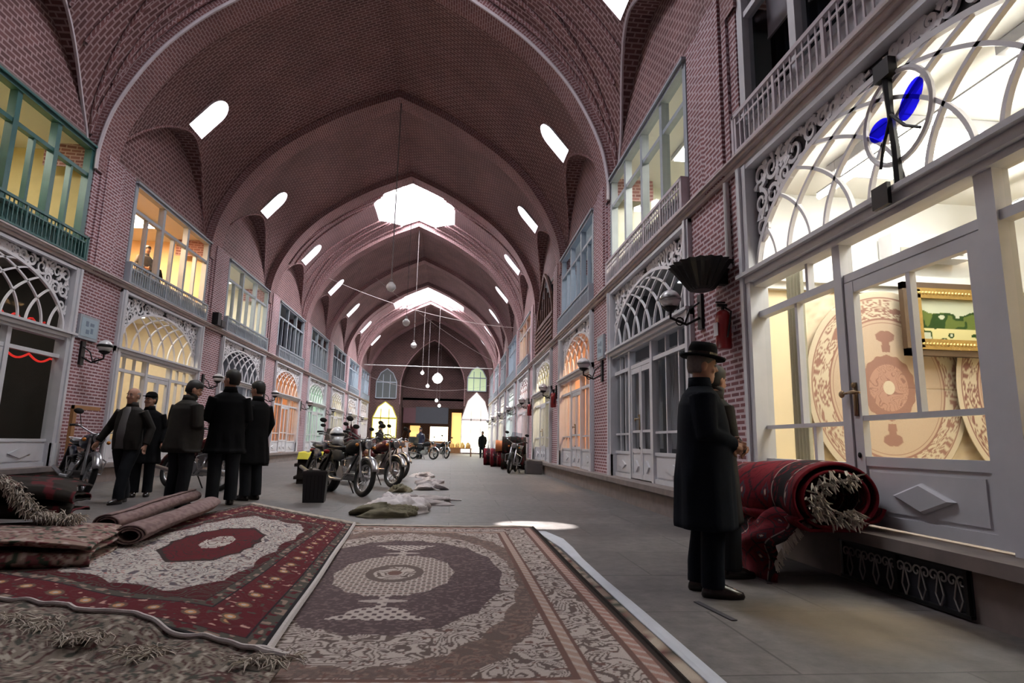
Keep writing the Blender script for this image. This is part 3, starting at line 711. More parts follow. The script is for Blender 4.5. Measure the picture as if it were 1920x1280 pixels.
DESC = {('right', -1): 'broad white shopfront with blue glass petals over its door, beside the hatted man',
 ('right', 0): 'white shopfront with grey curtained dark glass behind the hatted man',
 ('right', 1): 'white shopfront glowing orange on the right, past the dark one',
 ('right', 2): 'white shopfront glowing cream yellow on the right above the carpet pile',
 ('right', 3): 'pinkish lit white shopfront, fifth along the right side', ('right', 4): 'pale green lit shopfront, sixth along the right side',
 ('right', 5): 'cream lit shopfront, seventh along the right side', ('right', 6): 'small far shopfront, eighth along the right side', ('right', 7): 'last shopfront along the right side, brightly lit',
 ('left', 0): 'dark unlit shopfront with red garland at the left edge', ('left', 1): 'cream lit white shopfront behind the group of men on the left',
 ('left', 2): 'white shopfront with dark fan tracery, right of the group of men', ('left', 3): 'white shopfront glowing orange on the left, behind the bin',
 ('left', 4): 'greenish white lit shopfront on the left, behind the motorcycles', ('left', 5): 'cream lit shopfront, sixth along the left side',
 ('left', 6): 'small dim shopfront, seventh along the left side', ('left', 7): 'last shopfront along the left side'}
for side, k, lo, up in BAYS:
    col = M_WHITE; near = (side, k) == ('right', -1)
    if lo: room(side, k, 0, lo[0], lo[1], lo[2])
    room(side, k, 1, up[0], up[1], up[2], lamp=up[2] > 0)
    shopfront(side, k, col, bars=(side, k) != ('left', 0), near=near, seed=k * 3 + (40 if side == 'left' else 0), label=DESC[(side, k)], door_at=-0.3 if (side, k) == ('right', 0) else 0.0)
    if (side, k) == ('left', 0): upper_window(side, k, M_GREEN, M_GREEN, cols=4, sub=2)
    elif (side, k) == ('right', -1): upper_window(side, k, M_WHITE, M_PLASTER, cols=4, sub=1, glass=GL_DIM)
    elif (side, k) == ('right', 2): pass
    elif (side, k) == ('right', 0): upper_window(side, k, M_BALC, M_PLASTER, cols=4, sub=1)
    elif (side, k) == ('left', 1): upper_window(side, k, M_BALC, cols=3, sub=2)
    else: upper_window(side, k, M_BALC, cols=3, sub=2)

# pointed brown shuttered window, right bay 2
WN[0] += 1; Mx = frame_of('right', 2)
t = thing('window_%d' % WN[0], None, None, Mx.to_translation(), -PI / 2, kind='structure')
m = MB()
outer = [(-1.9, 4.15), (1.9, 4.15), (1.9, 5.2), (1.45, 5.9), (0.8, 6.5), (0, 7.0), (-0.8, 6.5), (-1.45, 5.9), (-1.9, 5.2)]
for i in range(len(outer)):
    a, b = outer[i], outer[(i + 1) % len(outer)]
    m.tube([(a[0], -0.04, a[1]), (b[0], -0.04, b[1])], 0.06, 4)
for i in range(-3, 4): m.box((i * 0.5 - 0.03, -0.05, 4.2), (i * 0.5 + 0.03, 0.02, 5.3 + 1.2 * (1 - abs(i) / 4)))
m.box((-1.85, -0.05, 5.25), (1.85, 0.02, 5.33))
m.build('window_frame', M_BROWNW, t)
m = MB(); m.prism(outer, 0.02, 0.04); m.build('window_glass', M_DARKB, t)
m = MB()
for i in range(14): z = 4.2 + i * 0.075; m.box((-1.9, -0.12 + (i % 2) * 0.03, z), (1.9, -0.08, z + 0.05))
m.build('shutter', M_BROWNW, t)

# ------------------------------------------------------------ patterns woven into carpets
def hash2(ix, iy, s=0):
    n = np.sin(ix * 127.1 + iy * 311.7 + s * 74.7) * 43758.5453
    return n - np.floor(n)
def vnoise(x, y, s=0):
    ix, iy = np.floor(x), np.floor(y); fx, fy = x - ix, y - iy; fx = fx * fx * (3 - 2 * fx); fy = fy * fy * (3 - 2 * fy)
    a, b, c, d = hash2(ix, iy, s), hash2(ix + 1, iy, s), hash2(ix, iy + 1, s), hash2(ix + 1, iy + 1, s)
    return (a * (1 - fx) + b * fx) * (1 - fy) + (c * (1 - fx) + d * fx) * fy
def floral(x, y, sc, s=0):     # curling vines: contour bands of warped noise
    wx = x * sc + 1.5 * vnoise(x * sc * 0.7, y * sc * 0.7, s + 5); wy = y * sc + 1.5 * vnoise(x * sc * 0.7 + 9, y * sc * 0.7, s + 6)
    n = vnoise(wx, wy, s); return np.abs(((n * 5) % 1) - 0.5) * 2
def C(*c): return np.array(c, float)
def mixc(base, col, mask): return base * (1 - mask[..., None]) + np.array(col)[None, :] * mask[..., None]
def pat_medallion(X, Y, hw, hl, cream=(0.45, 0.385, 0.36), dark=(0.088, 0.062, 0.067), rust=(0.155, 0.088, 0.075), brown=(0.13, 0.098, 0.088)):
    ax, ay = np.abs(X), np.abs(Y); o = np.zeros(X.shape + (3,)); o[:] = cream
    fl = floral(X, Y, 13, 1); sp = vnoise(X * 38, Y * 38, 2)
    o = mixc(o, brown, ((fl < 0.34) | (sp > 0.80)).astype(float))
    o = mixc(o, rust, (sp < 0.13).astype(float))
    # inner corner fields
    inx, iny = hw - 0.42, hl - 0.44
    ins = (ax < inx) & (ay < iny)
    rad = np.sqrt((X / (inx * 0.985)) ** 2 + (Y / (iny * 0.985)) ** 2); ang = np.arctan2(Y / iny, X / inx)
    sc = 1 + 0.03 * np.abs(np.sin(ang * 14)); 
    band = ins & (rad * sc > 0.98) & (rad * sc < 1.16); o = mixc(o, rust, (band & (fl > 0.2)).astype(float) * 0.8); o = mixc(o, brown, (band & (sp > 0.5)).astype(float) * 0.7)
    fr = np.sqrt((X / (inx * 0.86)) ** 2 + (Y / (iny * 0.74)) ** 2) * (1 + 0.035 * np.abs(np.sin(ang * 9)))
    fd = ins & (fr < 1); o = np.where(fd[..., None], np.array(dark)[None], o)
    tex = vnoise(X * 60, Y * 60, 8); o = mixc(o, (0.19, 0.135, 0.13), (fd & (tex > 0.66)).astype(float) * 0.7)
    md = np.sqrt((X / 0.42) ** 2 + (Y / 0.68) ** 2); md = md * (1 + 0.05 * np.abs(np.sin(ang * 8)))
    mm = md < 1; cell = (np.sin(X * 95) * np.sin(Y * 62)); 
    o = np.where(mm[..., None], np.array(cream)[None] * 1.02, o); o = mixc(o, brown, (mm & (cell > 0.25)).astype(float) * 0.9); o = mixc(o, rust, (mm & (cell < -0.55)).astype(float) * 0.8)
    m2 = np.sqrt((X / 0.20) ** 2 + (Y / 0.29) ** 2); o = mixc(o, brown, ((m2 < 1) & (m2 > 0.72)).astype(float)); o = mixc(o, cream, ((m2 < 0.72)).astype(float)); o = mixc(o, brown, ((m2 < 0.72) & (fl < 0.35)).astype(float)); o = mixc(o, rust, ((m2 < 0.25)).astype(float))
    # pendants
    yy = ay - 1.02; pd = (np.sqrt((X / 0.17) ** 2 + (yy / 0.13) ** 2) < 1) & fd; pd |= (np.sqrt((X / 0.26) ** 2 + ((yy - 0.02 - ax * 0.3) / 0.06) ** 2) < 1) & fd; pd |= (ax < 0.03) & (ay > 0.6) & (ay < 1.0)
    o = mixc(o, cream, (pd & (cell < 0.3)).astype(float)); pe = (np.sqrt((X / 0.14) ** 2 + ((ay - 0.76) / 0.035) ** 2) < 1); o = mixc(o, cream, pe.astype(float) * 0.8)
    # guard lines
    d = np.minimum(hw - ax, hl - ay)
    for a, b, c in ((0, 0.025, (0.03, 0.022, 0.02)), (0.025, 0.045, rust), (0.045, 0.10, (0.34, 0.2, 0.17)), (0.10, 0.13, rust), (0.33, 0.352, rust), (0.352, 0.40, (0.36, 0.25, 0.21)), (0.40, 0.43, rust)):
        mk = (d >= a) & (d < b); o = mixc(o, c, mk.astype(float))
        if b - a > 0.045: o = mixc(o, cream, (mk & (np.sin((X + Y) * 70) > 0.4)).astype(float) * 0.8)
    return o
def pat_red(X, Y, hw, hl, red=(0.088, 0.008, 0.014), ivory=(0.43, 0.39, 0.365), grey=(0.065, 0.06, 0.052), border=True):
    ax, ay = np.abs(X), np.abs(Y); d = np.minimum(hw - ax, hl - ay); o = np.zeros(X.shape + (3,)); o[:] = red
    fl = floral(X, Y, 9, 3); sp = vnoise(X * 26, Y * 26, 4); al = np.where(hw - ax < hl - ay, Y, X)
    o = mixc(o, (0.09, 0.02, 0.025), (fl < 0.25).astype(float)); o = mixc(o, (0.42, 0.26, 0.22), (sp > 0.86).astype(float)); o = mixc(o, grey, (sp < 0.12).astype(float))
    cyc = (al * 4.2) % 1
    ros = (np.sqrt(((cyc - 0.5) / 4.2) ** 2 + (d - 0.30) ** 2)); o = mixc(o, (0.12, 0.08, 0.06), ((ros < 0.055)).astype(float)); o = mixc(o, (0.45, 0.24, 0.12), (ros < 0.034).astype(float)); o = mixc(o, ivory, (ros < 0.016).astype(float))
    for a, b in ((0, 0.02), (0.02, 0.13), (0.44, 0.54)):
        mk = (d >= a) & (d < b); o = mixc(o, (0.014, 0.013, 0.014) if a == 0 else grey, mk.astype(float))
        if a > 0: o = mixc(o, (0.24, 0.17, 0.14), (mk & (sp > 0.7)).astype(float)); o = mixc(o, red, (mk & (sp < 0.22)).astype(float)); o = mixc(o, (0.015, 0.015, 0.02), (mk & ((d - a < 0.012) | (b - d < 0.012))).astype(float))
    fieldm = d > 0.54; o = np.where(fieldm[..., None], np.array(red)[None] * 0.75, o); o = mixc(o, grey, (fieldm & (fl < 0.3)).astype(float))
    # ivory lobed centre
    ex, ey = hw - 0.55, hl - 0.55; rr = np.maximum((ax / ex), (ay / ey) ** 1.0) ; lob = 0.96 - 0.06 * np.abs(np.sin(X * 7)) - 0.07 * np.abs(np.sin(Y * 5))
    cut = (ax / ex + ay / ey) < 1.62 - 0.06 * np.abs(np.sin((X - Y) * 9))
    iv = fieldm & (rr < lob + 0.05) & cut; o = np.where(iv[..., None], np.array(ivory)[None], o)
    f2 = floral(X, Y, 11, 7); s2 = vnoise(X * 44, Y * 44, 9); o = mixc(o, (0.10, 0.085, 0.10), (iv & (f2 < 0.26)).astype(float)); o = mixc(o, (0.16, 0.11, 0.11), (iv & (s2 > 0.78)).astype(float)); o = mixc(o, (0.35, 0.14, 0.13), (iv & (s2 < 0.12)).astype(float))
    md = np.sqrt((X / 0.48) ** 2 + (Y / 0.85) ** 2) * (1 + 0.09 * np.abs(np.sin(np.arctan2(Y, X) * 6))); mm = md < 1
    o = mixc(o, red, mm.astype(float)); o = mixc(o, (0.03, 0.02, 0.02), (mm & ((md > 0.93) | (fl < 0.2))).astype(float)); m2 = md < 0.35; o = mixc(o, ivory, (m2 & (f2 > 0.3)).astype(float))
    return o
def pat_mottle(X, Y, hw, hl, base=(0.27, 0.20, 0.165), c2=(0.12, 0.045, 0.045), c3=(0.05, 0.06, 0.05), c4_=(0.44, 0.37, 0.31)):
    fl = floral(X, Y, 8, 11); sp = vnoise(X * 30, Y * 30, 12); o = np.zeros(X.shape + (3,)); o[:] = base
    o = mixc(o, c2, (fl < 0.3).astype(float)); o = mixc(o, c3, (sp < 0.25).astype(float)); o = mixc(o, c4_, (sp > 0.78).astype(float)); return o
def pat_turk(X, Y, hw, hl):
    o = np.zeros(X.shape + (3,)); o[:] = (0.15, 0.010, 0.018); fl = floral(X, Y, 7, 21)
    dia = (np.abs(((X * 3.4) % 1) - 0.5) + np.abs(((Y * 3.0) % 1) - 0.5)); o = mixc(o, (0.02, 0.015, 0.02), ((dia > 0.42) & (dia < 0.50)).astype(float)); o = mixc(o, (0.55, 0.42, 0.36), (dia < 0.07).astype(float)); o = mixc(o, (0.05, 0.05, 0.07), ((dia < 0.2) & (dia > 0.12)).astype(float))
    st = np.abs(((X * 1.15 + 0.2) % 1) - 0.5); o = mixc(o, (0.018, 0.014, 0.016), ((st < 0.11) & (fl > 0.25)).astype(float)); o = mixc(o, (0.40, 0.30, 0.27), ((st < 0.125) & (st > 0.11)).astype(float))
    o = mixc(o, (0.10, 0.006, 0.012), (fl < 0.14).astype(float)); return o
def grid_sheet(name, nu, nv, pos, pat, parent=None, thick=0.0, mat=None, **kw):
    """pos(U,V)->xyz arrays ; pat(U,V)->rgb ; U,V in 0..1"""
    U, V = np.meshgrid(np.linspace(0, 1, nu + 1), np.linspace(0, 1, nv + 1), indexing='ij')
    xyz = pos(U, V); rgb = pat(U, V).reshape(-1, 3)
    i = np.arange(nu)[:, None] * (nv + 1) + np.arange(nv)[None, :]
    faces = np.stack([i, i + nv + 1, i + nv + 2, i + 1], -1).reshape(-1, 4)
    me = bpy.data.meshes.new(name); nvv = len(rgb)
    me.vertices.add(nvv); me.vertices.foreach_set('co', xyz.reshape(-1, 3).astype(np.float32).ravel())
    me.loops.add(faces.size); me.polygons.add(len(faces))
    me.loops.foreach_set('vertex_index', faces.ravel().astype(np.int32)); me.polygons.foreach_set('loop_start', np.arange(0, faces.size, 4, dtype=np.int32))
    me.update(calc_edges=True); me.validate()
    ca = me.color_attributes.new('pattern', 'FLOAT_COLOR', 'POINT'); ca.data.foreach_set('color', np.concatenate([rgb, np.ones((nvv, 1))], 1).astype(np.float32).ravel())
    me.polygons.foreach_set('use_smooth', np.ones(len(faces), bool)); me.materials.append(mat or M_PILE); me.update()
    o = bpy.data.objects.new(name, me); COL.objects.link(o)
    if parent is not None: o.parent = parent
    if thick: s = o.modifiers.new('t', 'SOLIDIFY'); s.thickness = thick; s.offset = -1
    for kk, vv in kw.items():
        if vv: o[kk] = vv
    return o
def tuft_edge(mb, pts, length, n, spread=0.6, seed=0, z=0.006, r=0.003, inward=None):
    rr = random.Random(seed); L = [0]
    for a, b in zip(pts, pts[1:]): L.append(L[-1] + (Vector(b) - Vector(a)).length)
    for i in range(n):
        d = L[-1] * (i + rr.random()) / n; j = max(q for q in range(len(L) - 1) if L[q] <= d); a, b = Vector(pts[j]), Vector(pts[j + 1])
        p = a.lerp(b, (d - L[j]) / max(1e-6, L[j + 1] - L[j])); t = (b - a).normalized(); nrm = Vector((t.y, -t.x, 0)) * (inward or 1)
        dr = (nrm + t * rr.uniform(-spread, spread)).normalized(); l = length * rr.uniform(0.6, 1.2)
        mb.tube([p, p + dr * l * 0.5 + Vector((0, 0, rr.uniform(0, 0.012))), p + dr * l + t * rr.uniform(-0.03, 0.03) + Vector((0, 0, -0.002))], [r, r * 0.9, r * 0.5], 4)

# ------------------------------------------------------------ carpets on the floor
def bil(q, U, V):   # q: FL, FR, NR, NL -> U left..right, V near..far
    FL, FR, NR, NL = [np.array(p, float) for p in q]
    U_, V_ = U[..., None], V[..., None]
    return (NL * (1 - U_) + NR * U_) * (1 - V_) + (FL * (1 - U_) + FR * U_) * V_
def flat_carpet(q, z, nu, nv, patf, label, cat='carpet', zf=None, hw=1.3, hl=2.3, group=None):
    t = thing('carpet', label, cat, (0, 0, 0), group=group)
    def pos(U, V):
        p = bil(q, U, V); zz = np.full(U.shape, z) + (zf(U, V, p) if zf else 0); return np.concatenate([p, zz[..., None]], -1)
    o = grid_sheet('pile', nu, nv, pos, lambda U, V: patf((U * 2 - 1) * hw, (V * 2 - 1) * hl, hw, hl), t, thick=0.008)
    return t, pos
# under carpet whose pale edge shows beyond the medallion carpet
tU, posU = flat_carpet([(-1.2, 6.75), (0.98, 6.60), (1.06, 2.1), (-1.2, 2.1)], 0.006, 40, 60, lambda X, Y, a, b: pat_mottle(X, Y, a, b), 'carpet lying under the brown medallion carpet, only its pale right edge showing')
e = MB()
e.tube([(1.00, 6.6, 0.008), (1.06, 6.1, 0.008), (1.08, 5.6, 0.008), (1.07, 5.1, 0.008), (1.07, 4.3, 0.008), (1.08, 3.5, 0.008), (1.09, 2.6, 0.008), (1.09, 2.1, 0.008)], [0.05, 0.085, 0.06, 0.045, 0.04, 0.045, 0.04, 0.04], 8, up=(0, 0, 1), flat=0.18)
e.build('edge_band', plain('pale blue lining', (0.55, 0.57, 0.63), 0.9), tU, label='pale blue white cloth edging')
medz = lambda U, V, p: 0.006 * np.sin(p[..., 0] * 3 + 1) * np.sin(p[..., 1] * 1.7) + 0.006
tM, posM = flat_carpet([(-1.66, 6.82), (0.93, 6.86), (0.95, 2.12), (-1.66, 2.12)], 0.014, 420, 640, pat_medallion, 'brown and cream carpet with an oval medallion, spread flat in the foreground', zf=medz, hw=1.3, hl=2.36)
e = MB(); pts = [tuple(posM(np.array(u), np.array(1.0))) for u in np.linspace(0, 1, 60)]
e.tube([(p[0], p[1] + 0.03 + 0.012 * math.sin(i * 1.3), p[2] + 0.004) for i, p in enumerate(pts)], 0.034, 6, up=(0, 0, 1), flat=0.3); tuft_edge(e, [(p[0], p[1] + 0.04, 0.012) for p in pts], 0.07, 320, seed=3, inward=-1)
e.build('fringe', M_FRINGE, tM)
e = MB(); e.tube([tuple(posM(np.array(1.0), np.array(v)) + np.array([0.006, 0, 0])) for v in np.linspace(0, 1, 40)], 0.010, 6); e.build('selvedge', M_DARKRUG, tM)
QR = [(-2.72, 8.85), (-1.02, 6.86), (-0.75, 2.80), (-3.45, 4.12)]
def redz(U, V, p):
    near = np.exp(-V * 7); wav = 0.03 * (0.5 + 0.5 * np.sin(U * 17 + 1.0)) * near + 0.012 * np.sin(U * 9) * np.exp(-V * 3)
    return wav + 0.012 + 0.004 * np.sin(V * 14)
tR, posR = flat_carpet(QR, 0.024, 440, 620, pat_red, 'deep red bordered carpet with ivory floral field, left of the medallion carpet', zf=redz, hw=1.35, hl=2.15)
e = MB()
e.tube([tuple(posR(np.array(1.0), np.array(v)) + np.array([0.012, 0, 0.002])) for v in np.linspace(0, 1, 70)], 0.018, 6); e.build('selvedge', M_CORD, tR)
e = MB(); pts = [tuple(posR(np.array(u), np.array(1.0))) for u in np.linspace(0, 1, 60)]
e.tube([(p[0] + 0.02, p[1] + 0.025 + 0.014 * math.sin(i * 1.1), p[2]) for i, p in enumerate(pts)], 0.035, 6, up=(0, 0, 1), flat=0.3); tuft_edge(e, pts, 0.09, 260, seed=5, inward=-1)
e.build('fringe', M_FRINGE, tR)
# rumpled beige carpet across the near left corner
def near_top(x): return np.interp(x, [-3.4, -2.27, -2.1, -1.87, -1.6, -1.42, -1.15, -0.95, -0.74, -0.62], [3.9, 3.50, 3.47, 3.37, 3.12, 3.12, 2.90, 2.78, 2.67, 2.58])
def posN(U, V):
    x = -3.4 + U * 2.8; y = near_top(x) - (1 - V) * 1.5
    z = 0.045 + 0.05 * np.exp(-(1 - V) * 9) * (0.6 + 0.4 * np.sin(x * 7)) + 0.05 * vnoise(x * 3, y * 3, 31) * (V < 0.98) + 0.02 * vnoise(x * 11, y * 11, 33)
    z = np.where(V > 0.999, z * 0.8, z); return np.stack([x, y, z], -1)
tN = thing('carpet', 'rumpled beige floral carpet with a white corded edge across the near left corner', 'carpet')
grid_sheet('pile', 300, 170, posN, lambda U, V: pat_mottle(U * 4.2, V * 2.2, 1, 1, base=(0.20, 0.165, 0.14), c2=(0.085, 0.042, 0.04), c3=(0.065, 0.065, 0.055), c4_=(0.36, 0.32, 0.27)), tN, thick=0.01)
e = MB()
for off, rr_ in ((0.0, 0.017), (-0.045, 0.010)):
    e.tube([tuple(posN(np.array(u), np.array(1.0 + off / 1.5)) + np.array([0, 0.0, 0.012])) for u in np.linspace(0, 1, 120)], rr_, 6)
e.build('selvedge', M_CORD, tN)
def wool_tuft(mb, c, rad, n, l, seed, r=0.0028, lift=0.022):
    rr = random.Random(seed)
    for _ in range(n):
        an = rr.uniform(0, 2 * PI); d = rad * math.sqrt(rr.random()); p = Vector((c[0] + d * math.cos(an), c[1] + d * math.sin(an) * 0.6, c[2])); dr = Vector((rr.uniform(-1, 1), rr.uniform(-1, 0.4), 0)).normalized()
        q = [p + dr * l * t + Vector((rr.uniform(-.012, .012), rr.uniform(-.012, .012), lift * math.sin(PI * t) * rr.uniform(0.3, 1))) for t in (0, .33, .66, 1)]
        mb.tube(q, [r, r * 1.2, r, r * 0.4], 4)
for i, (x, y) in enumerate(((-1.50, 2.82), (-2.0, 3.1), (-1.15, 2.62), (-0.66, 2.53), (-1.75, 3.0))):
    e = MB(); wool_tuft(e, (x, y, 0.10), 0.10, 80, 0.085, 50 + i); e.build('fringe', M_FRINGE, tN)


# rolled and folded carpets
def roll(name, label, cat, a, b, r, turns, inner, outer_pat, flatten=0.75, seed=0, group=None, grow=0.022):
    a, b = Vector(a), Vector(b); ax = (b - a); L = ax.length; ax.normalize(); side = Vector((-ax.y, ax.x, 0)); up = Vector((0, 0, 1))
    t = thing(name, label, cat, a, group=group)
    def pos(U, V):
        th = U * turns * 2 * PI + 0.6; rad = r - grow * (turns - U * turns); wob = 1 + 0.05 * np.sin(V * 9 + seed) + 0.03 * np.sin(V * 23)
        x = np.cos(th) * rad * wob * 1.1; z = np.sin(th) * rad * flatten * wob + r * flatten * 1.0
        x = x + 0.03 * np.sin(V * 5 + seed)
        out = V[..., None] * L * np.array(ax)[None, :] + x[..., None] * np.array(side)[None, :] + z[..., None] * np.array(up)[None, :]
        return out
    grid_sheet('roll', int(70 * turns), 90, pos, outer_pat, t, thick=0.012)
    return t
backp = lambda U, V: mixc(np.ones(U.shape + (3,)) * np.array([0.21, 0.145, 0.14]), (0.14, 0.09, 0.09), ((vnoise(U * 60, V * 50, 3) > 0.55)).astype(float) * 0.7)
roll('rolled_carpet', 'pinkish carpet rolled pile inward, lying on the ivory field of the red carpet', 'rolled carpet', (-2.55, 5.35, 0.05), (-2.95, 8.0, 0.05), 0.115, 2.4, None, backp, 0.7, 1)
roll('rolled_carpet', 'pinkish rolled carpet lying behind the other roll, beside the men', 'rolled carpet', (-3.12, 6.0, 0.05), (-3.5, 8.9, 0.05), 0.115, 2.2, None, backp, 0.75, 4)
drk = lambda U, V: mixc(np.ones(U.shape + (3,)) * np.array([0.022, 0.018, 0.016]), (0.09, 0.015, 0.02), ((vnoise(U * 30, V * 30, 3) > 0.72)).astype(float))
def fold_pile(label, c, L, W, Hh, rz, patf, layers=3, seed=0, name='folded_carpet'):
    t = thing(name, label, 'folded carpet', c, rz)
    def pos(U, V):
        s = U * layers; lay = np.minimum(np.floor(s), layers - 1); f = s - lay; f = np.where(lay % 2 == 0, f, 1 - f)
        f2 = np.clip((f - 0.06) / 0.88, 0, 1); base = Hh * (lay + 0.5) / layers
        x = (f2 - 0.5) * W; edge = np.where(f < 0.06, (0.06 - f) / 0.06, np.where(f > 0.94, (f - 0.94) / 0.06, 0)); sgn = np.where(f < 0.5, -1, 1)
        x = x + sgn * 0.04 * np.sin(np.minimum(edge, 1) * PI / 2); upd = np.where(((lay % 2 == 0) & (f > 0.5)) | ((lay % 2 == 1) & (f < 0.5)), 1, -1)
        z = base + upd * edge * Hh / layers * 0.5
        sag = 1 - 0.25 * (2 * (V - 0.5)) ** 4 - 0.12 * (2 * (f - 0.5)) ** 2; z = z * sag + 0.018 * vnoise(x * 8 + seed, V * L * 6, seed) + 0.012
        return np.stack([x, (V - 0.5) * L + 0.03 * np.sin(x * 6 + seed), z], -1)
    grid_sheet('fold', 120 * layers, 120, pos, patf, t, thick=0.014); return t
f1 = fold_pile('mottled pink and green folded carpet lying at the left edge beneath the dark one', (-3.45, 4.9, 0.0), 1.75, 1.25, 0.24, -1.25, lambda U, V: pat_mottle(U * 3, V * 1.7, 1, 1, base=(0.24, 0.17, 0.145), c2=(0.15, 0.05, 0.055), c3=(0.04, 0.055, 0.04), c4_=(0.36, 0.29, 0.26)), 3, 2)
f2 = fold_pile('dark folded carpet with a shaggy cream fringe on top of the mottled one, left edge', (-4.02, 5.66, 0.20), 1.5, 0.95, 0.36, -1.2, drk, 4, 5)
e = MB(); rr = random.Random(4)
pth = [(-3.80, 5.30, 0.585), (-3.66, 5.32, 0.57), (-3.50, 5.33, 0.50), (-3.40, 5.33, 0.38), (-3.30, 5.33, 0.29), (-3.12, 5.33, 0.26), (-2.98, 5.33, 0.26)]
iv = Matrix.Rotation(1.2, 3, 'Z'); pthv = [iv @ (Vector(p) - Vector(f2.location)) for p in pth]
for i in range(1300):
    t = rr.random() * (len(pthv) - 1.001); j = int(t); p = pthv[j].lerp(pthv[j + 1], t - j) + Vector((rr.uniform(-.05, .05), rr.uniform(-.05, .05), rr.uniform(-.02, .03)))
    d = (iv @ Vector((rr.uniform(-.2, 1), rr.uniform(-1, .2), rr.uniform(-1.1, .15)))).normalized() * rr.uniform(0.04, 0.08)
    e.tube([p, p + d * 0.5 + Vector((0, 0, 0.01)), p + d], [0.004, 0.005, 0.002], 4)
e.build('fringe', M_FRINGE, f2, label='shaggy cream fringe')

# big red bundle against the right hand step
tB = thing('rolled_carpet', 'bulging deep red patterned carpet bundle slumped on the step by the near shopfront', 'rolled carpet', (2.62, 4.85, 0.0))
def posB(U, V):       # main bulky roll along y on top of the plinth edge, drooping to the floor
    th = U * 2.1 * 2 * PI - 0.9; rad = 0.26 - 0.05 * (1 - U) * 2.1; sw = 1 + 0.10 * np.sin(V * 4.2 + 0.6) + 0.04 * np.sin(V * 17) * np.sin(th * 2)
    x = np.cos(th) * rad * 1.28 * sw; z = np.sin(th) * rad * 0.95 * sw + 0.60; low = z < 0.45
    x = x + 0.05 * np.sin(V * 7); y = (V - 0.5) * 1.25
    x = np.where(low, x - 0.06, x)
    return np.stack([x + 0.12, y - 0.1, np.maximum(z, 0.385)], -1)
grid_sheet('roll', 190, 130, posB, lambda U, V: pat_turk(V * 1.3, U * 3.2, 1, 1), tB, thick=0.02)
def posB2(U, V):     # lower slumped fold between roll and floor
    th = U * PI; prof = 0.55 * (1 - 0.35 * V)
    x = -0.30 + 0.36 * (1 - np.cos(th)) * 0.5 * 1.5 - 0.12 * np.sin(V * PI); z = prof * np.sin(th * 0.5 + PI / 2 * 0 ) ; y = -0.62 + V * 1.15
    z = 0.58 * (U ** 0.62) * (0.88 + 0.1 * np.sin(V * 9)) ; x = -0.33 - 0.06 * np.sin(V * 7) + 0.38 * U ** 1.8 + 0.035 * np.sin(U * 14 + V * 4)
    return np.stack([x, y + 0.03 * np.sin(U * 9), z + 0.01], -1)
grid_sheet('fold', 110, 130, posB2, lambda U, V: pat_turk(V * 1.2 + 0.3, U * 1.4, 1, 1), tB, thick=0.03)
e = MB(); rr = random.Random(9)
for i in range(240):
    an = rr.uniform(0.3 * PI, 1.75 * PI); ra = rr.uniform(0.10, 0.21); p = Vector((0.12 + math.cos(an) * ra * 1.25, -0.74 + rr.uniform(-0.03, 0.02), 0.60 + math.sin(an) * ra * 0.92))
    d = Vector((rr.uniform(-.5, .5), -0.5, rr.uniform(-1, .2))).normalized() * 0.07; e.tube([p, p + d * 0.5, p + d], [0.006, 0.008, 0.003], 4)
for i in range(90):
    x = rr.uniform(-0.34, 0.0); p = Vector((x, -0.64, 0.5 * ((x + 0.34) / 0.36 + 0.05) ** 0.5)); d = Vector((rr.uniform(-.4, .4), -0.6, -0.7)).normalized() * 0.07
    e.tube([p, p + d], [0.006, 0.003], 4)
e.build('fringe', M_FRINGE, tB, label='dirty white fringe at the roll end')

# ------------------------------------------------------------ interior of the nearest shop
mb = MB(); x0, x1, y0, y1, z0, z1 = XR + 0.16, 8.2, 1.3, 6.62, Z_SILL - 0.02, Z_CORN - 0.03
ce = MB(); ce.box((x0, y0, z1 - 0.012), (x1, y1 - 0.02, z1 - 0.002)); ce.build('ceiling_room', plain('white ceiling paint', (0.88, 0.87, 0.82), 0.7, var=0.02), kind='structure')
mb.face([(x0,y0,z1),(x0,y1,z1),(x1,y1,z1),(x1,y0,z1)])
V8 = [(x0,y0,z0),(x1,y0,z0),(x1,y1,z0),(x0,y1,z0),(x0,y0,z1),(x1,y0,z1),(x1,y1,z1),(x0,y1,z1)]
for f in ((0,1,2,3),(0,4,5,1),(1,5,6,2),(2,6,7,3)): mb.face([V8[i] for i in f])
mb.build('wall_room', plain('cream wallpaper', (0.78, 0.66, 0.44), 0.8, var=0.06, scale=3), kind='structure')
mb = MB(); mb.box((x0, y1 - 0.14, 2.88), (x1, y1, 3.02)); mb.box((x0, y1 - 0.08, 2.80), (x1, y1, 2.88)); mb.face([(x0, y1 - 0.02, 3.02), (x1, y1 - 0.02, 3.02), (x1, y1 - 0.02, z1), (x0, y1 - 0.02, z1)])
mb.build('trim_3', plain('white ceiling trim', (0.8, 0.8, 0.78), 0.6, var=0.03), kind='structure')
for i, (cx, lb) in enumerate(((4.0, 'nearest the window'), (5.1, 'in the middle'), (6.3, 'farthest from the window'))):  # tube lamps added to brighten the shop ceiling from below
    t = thing('ceiling_light', 'added fill light tube hung below the ceiling of the broad near shop, %s' % lb, 'lamp', (cx, 4.2, z1 - 0.3)); a = MB(); a.tube([(0, -1.8, 0), (0, 1.8, 0)], 0.03, 10); a.build('tube', emis('fill light tube', (1, 0.98, 0.9), 62), t)
    b = MB(); [b.tube([(0, q, 0.03), (0, q, 0.3)], 0.006, 5) for q in (-1.5, 1.5)]; b.box((-0.03, -1.8, 0.03), (0.03, 1.8, 0.05)); b.build('housing', M_WHITE, t)
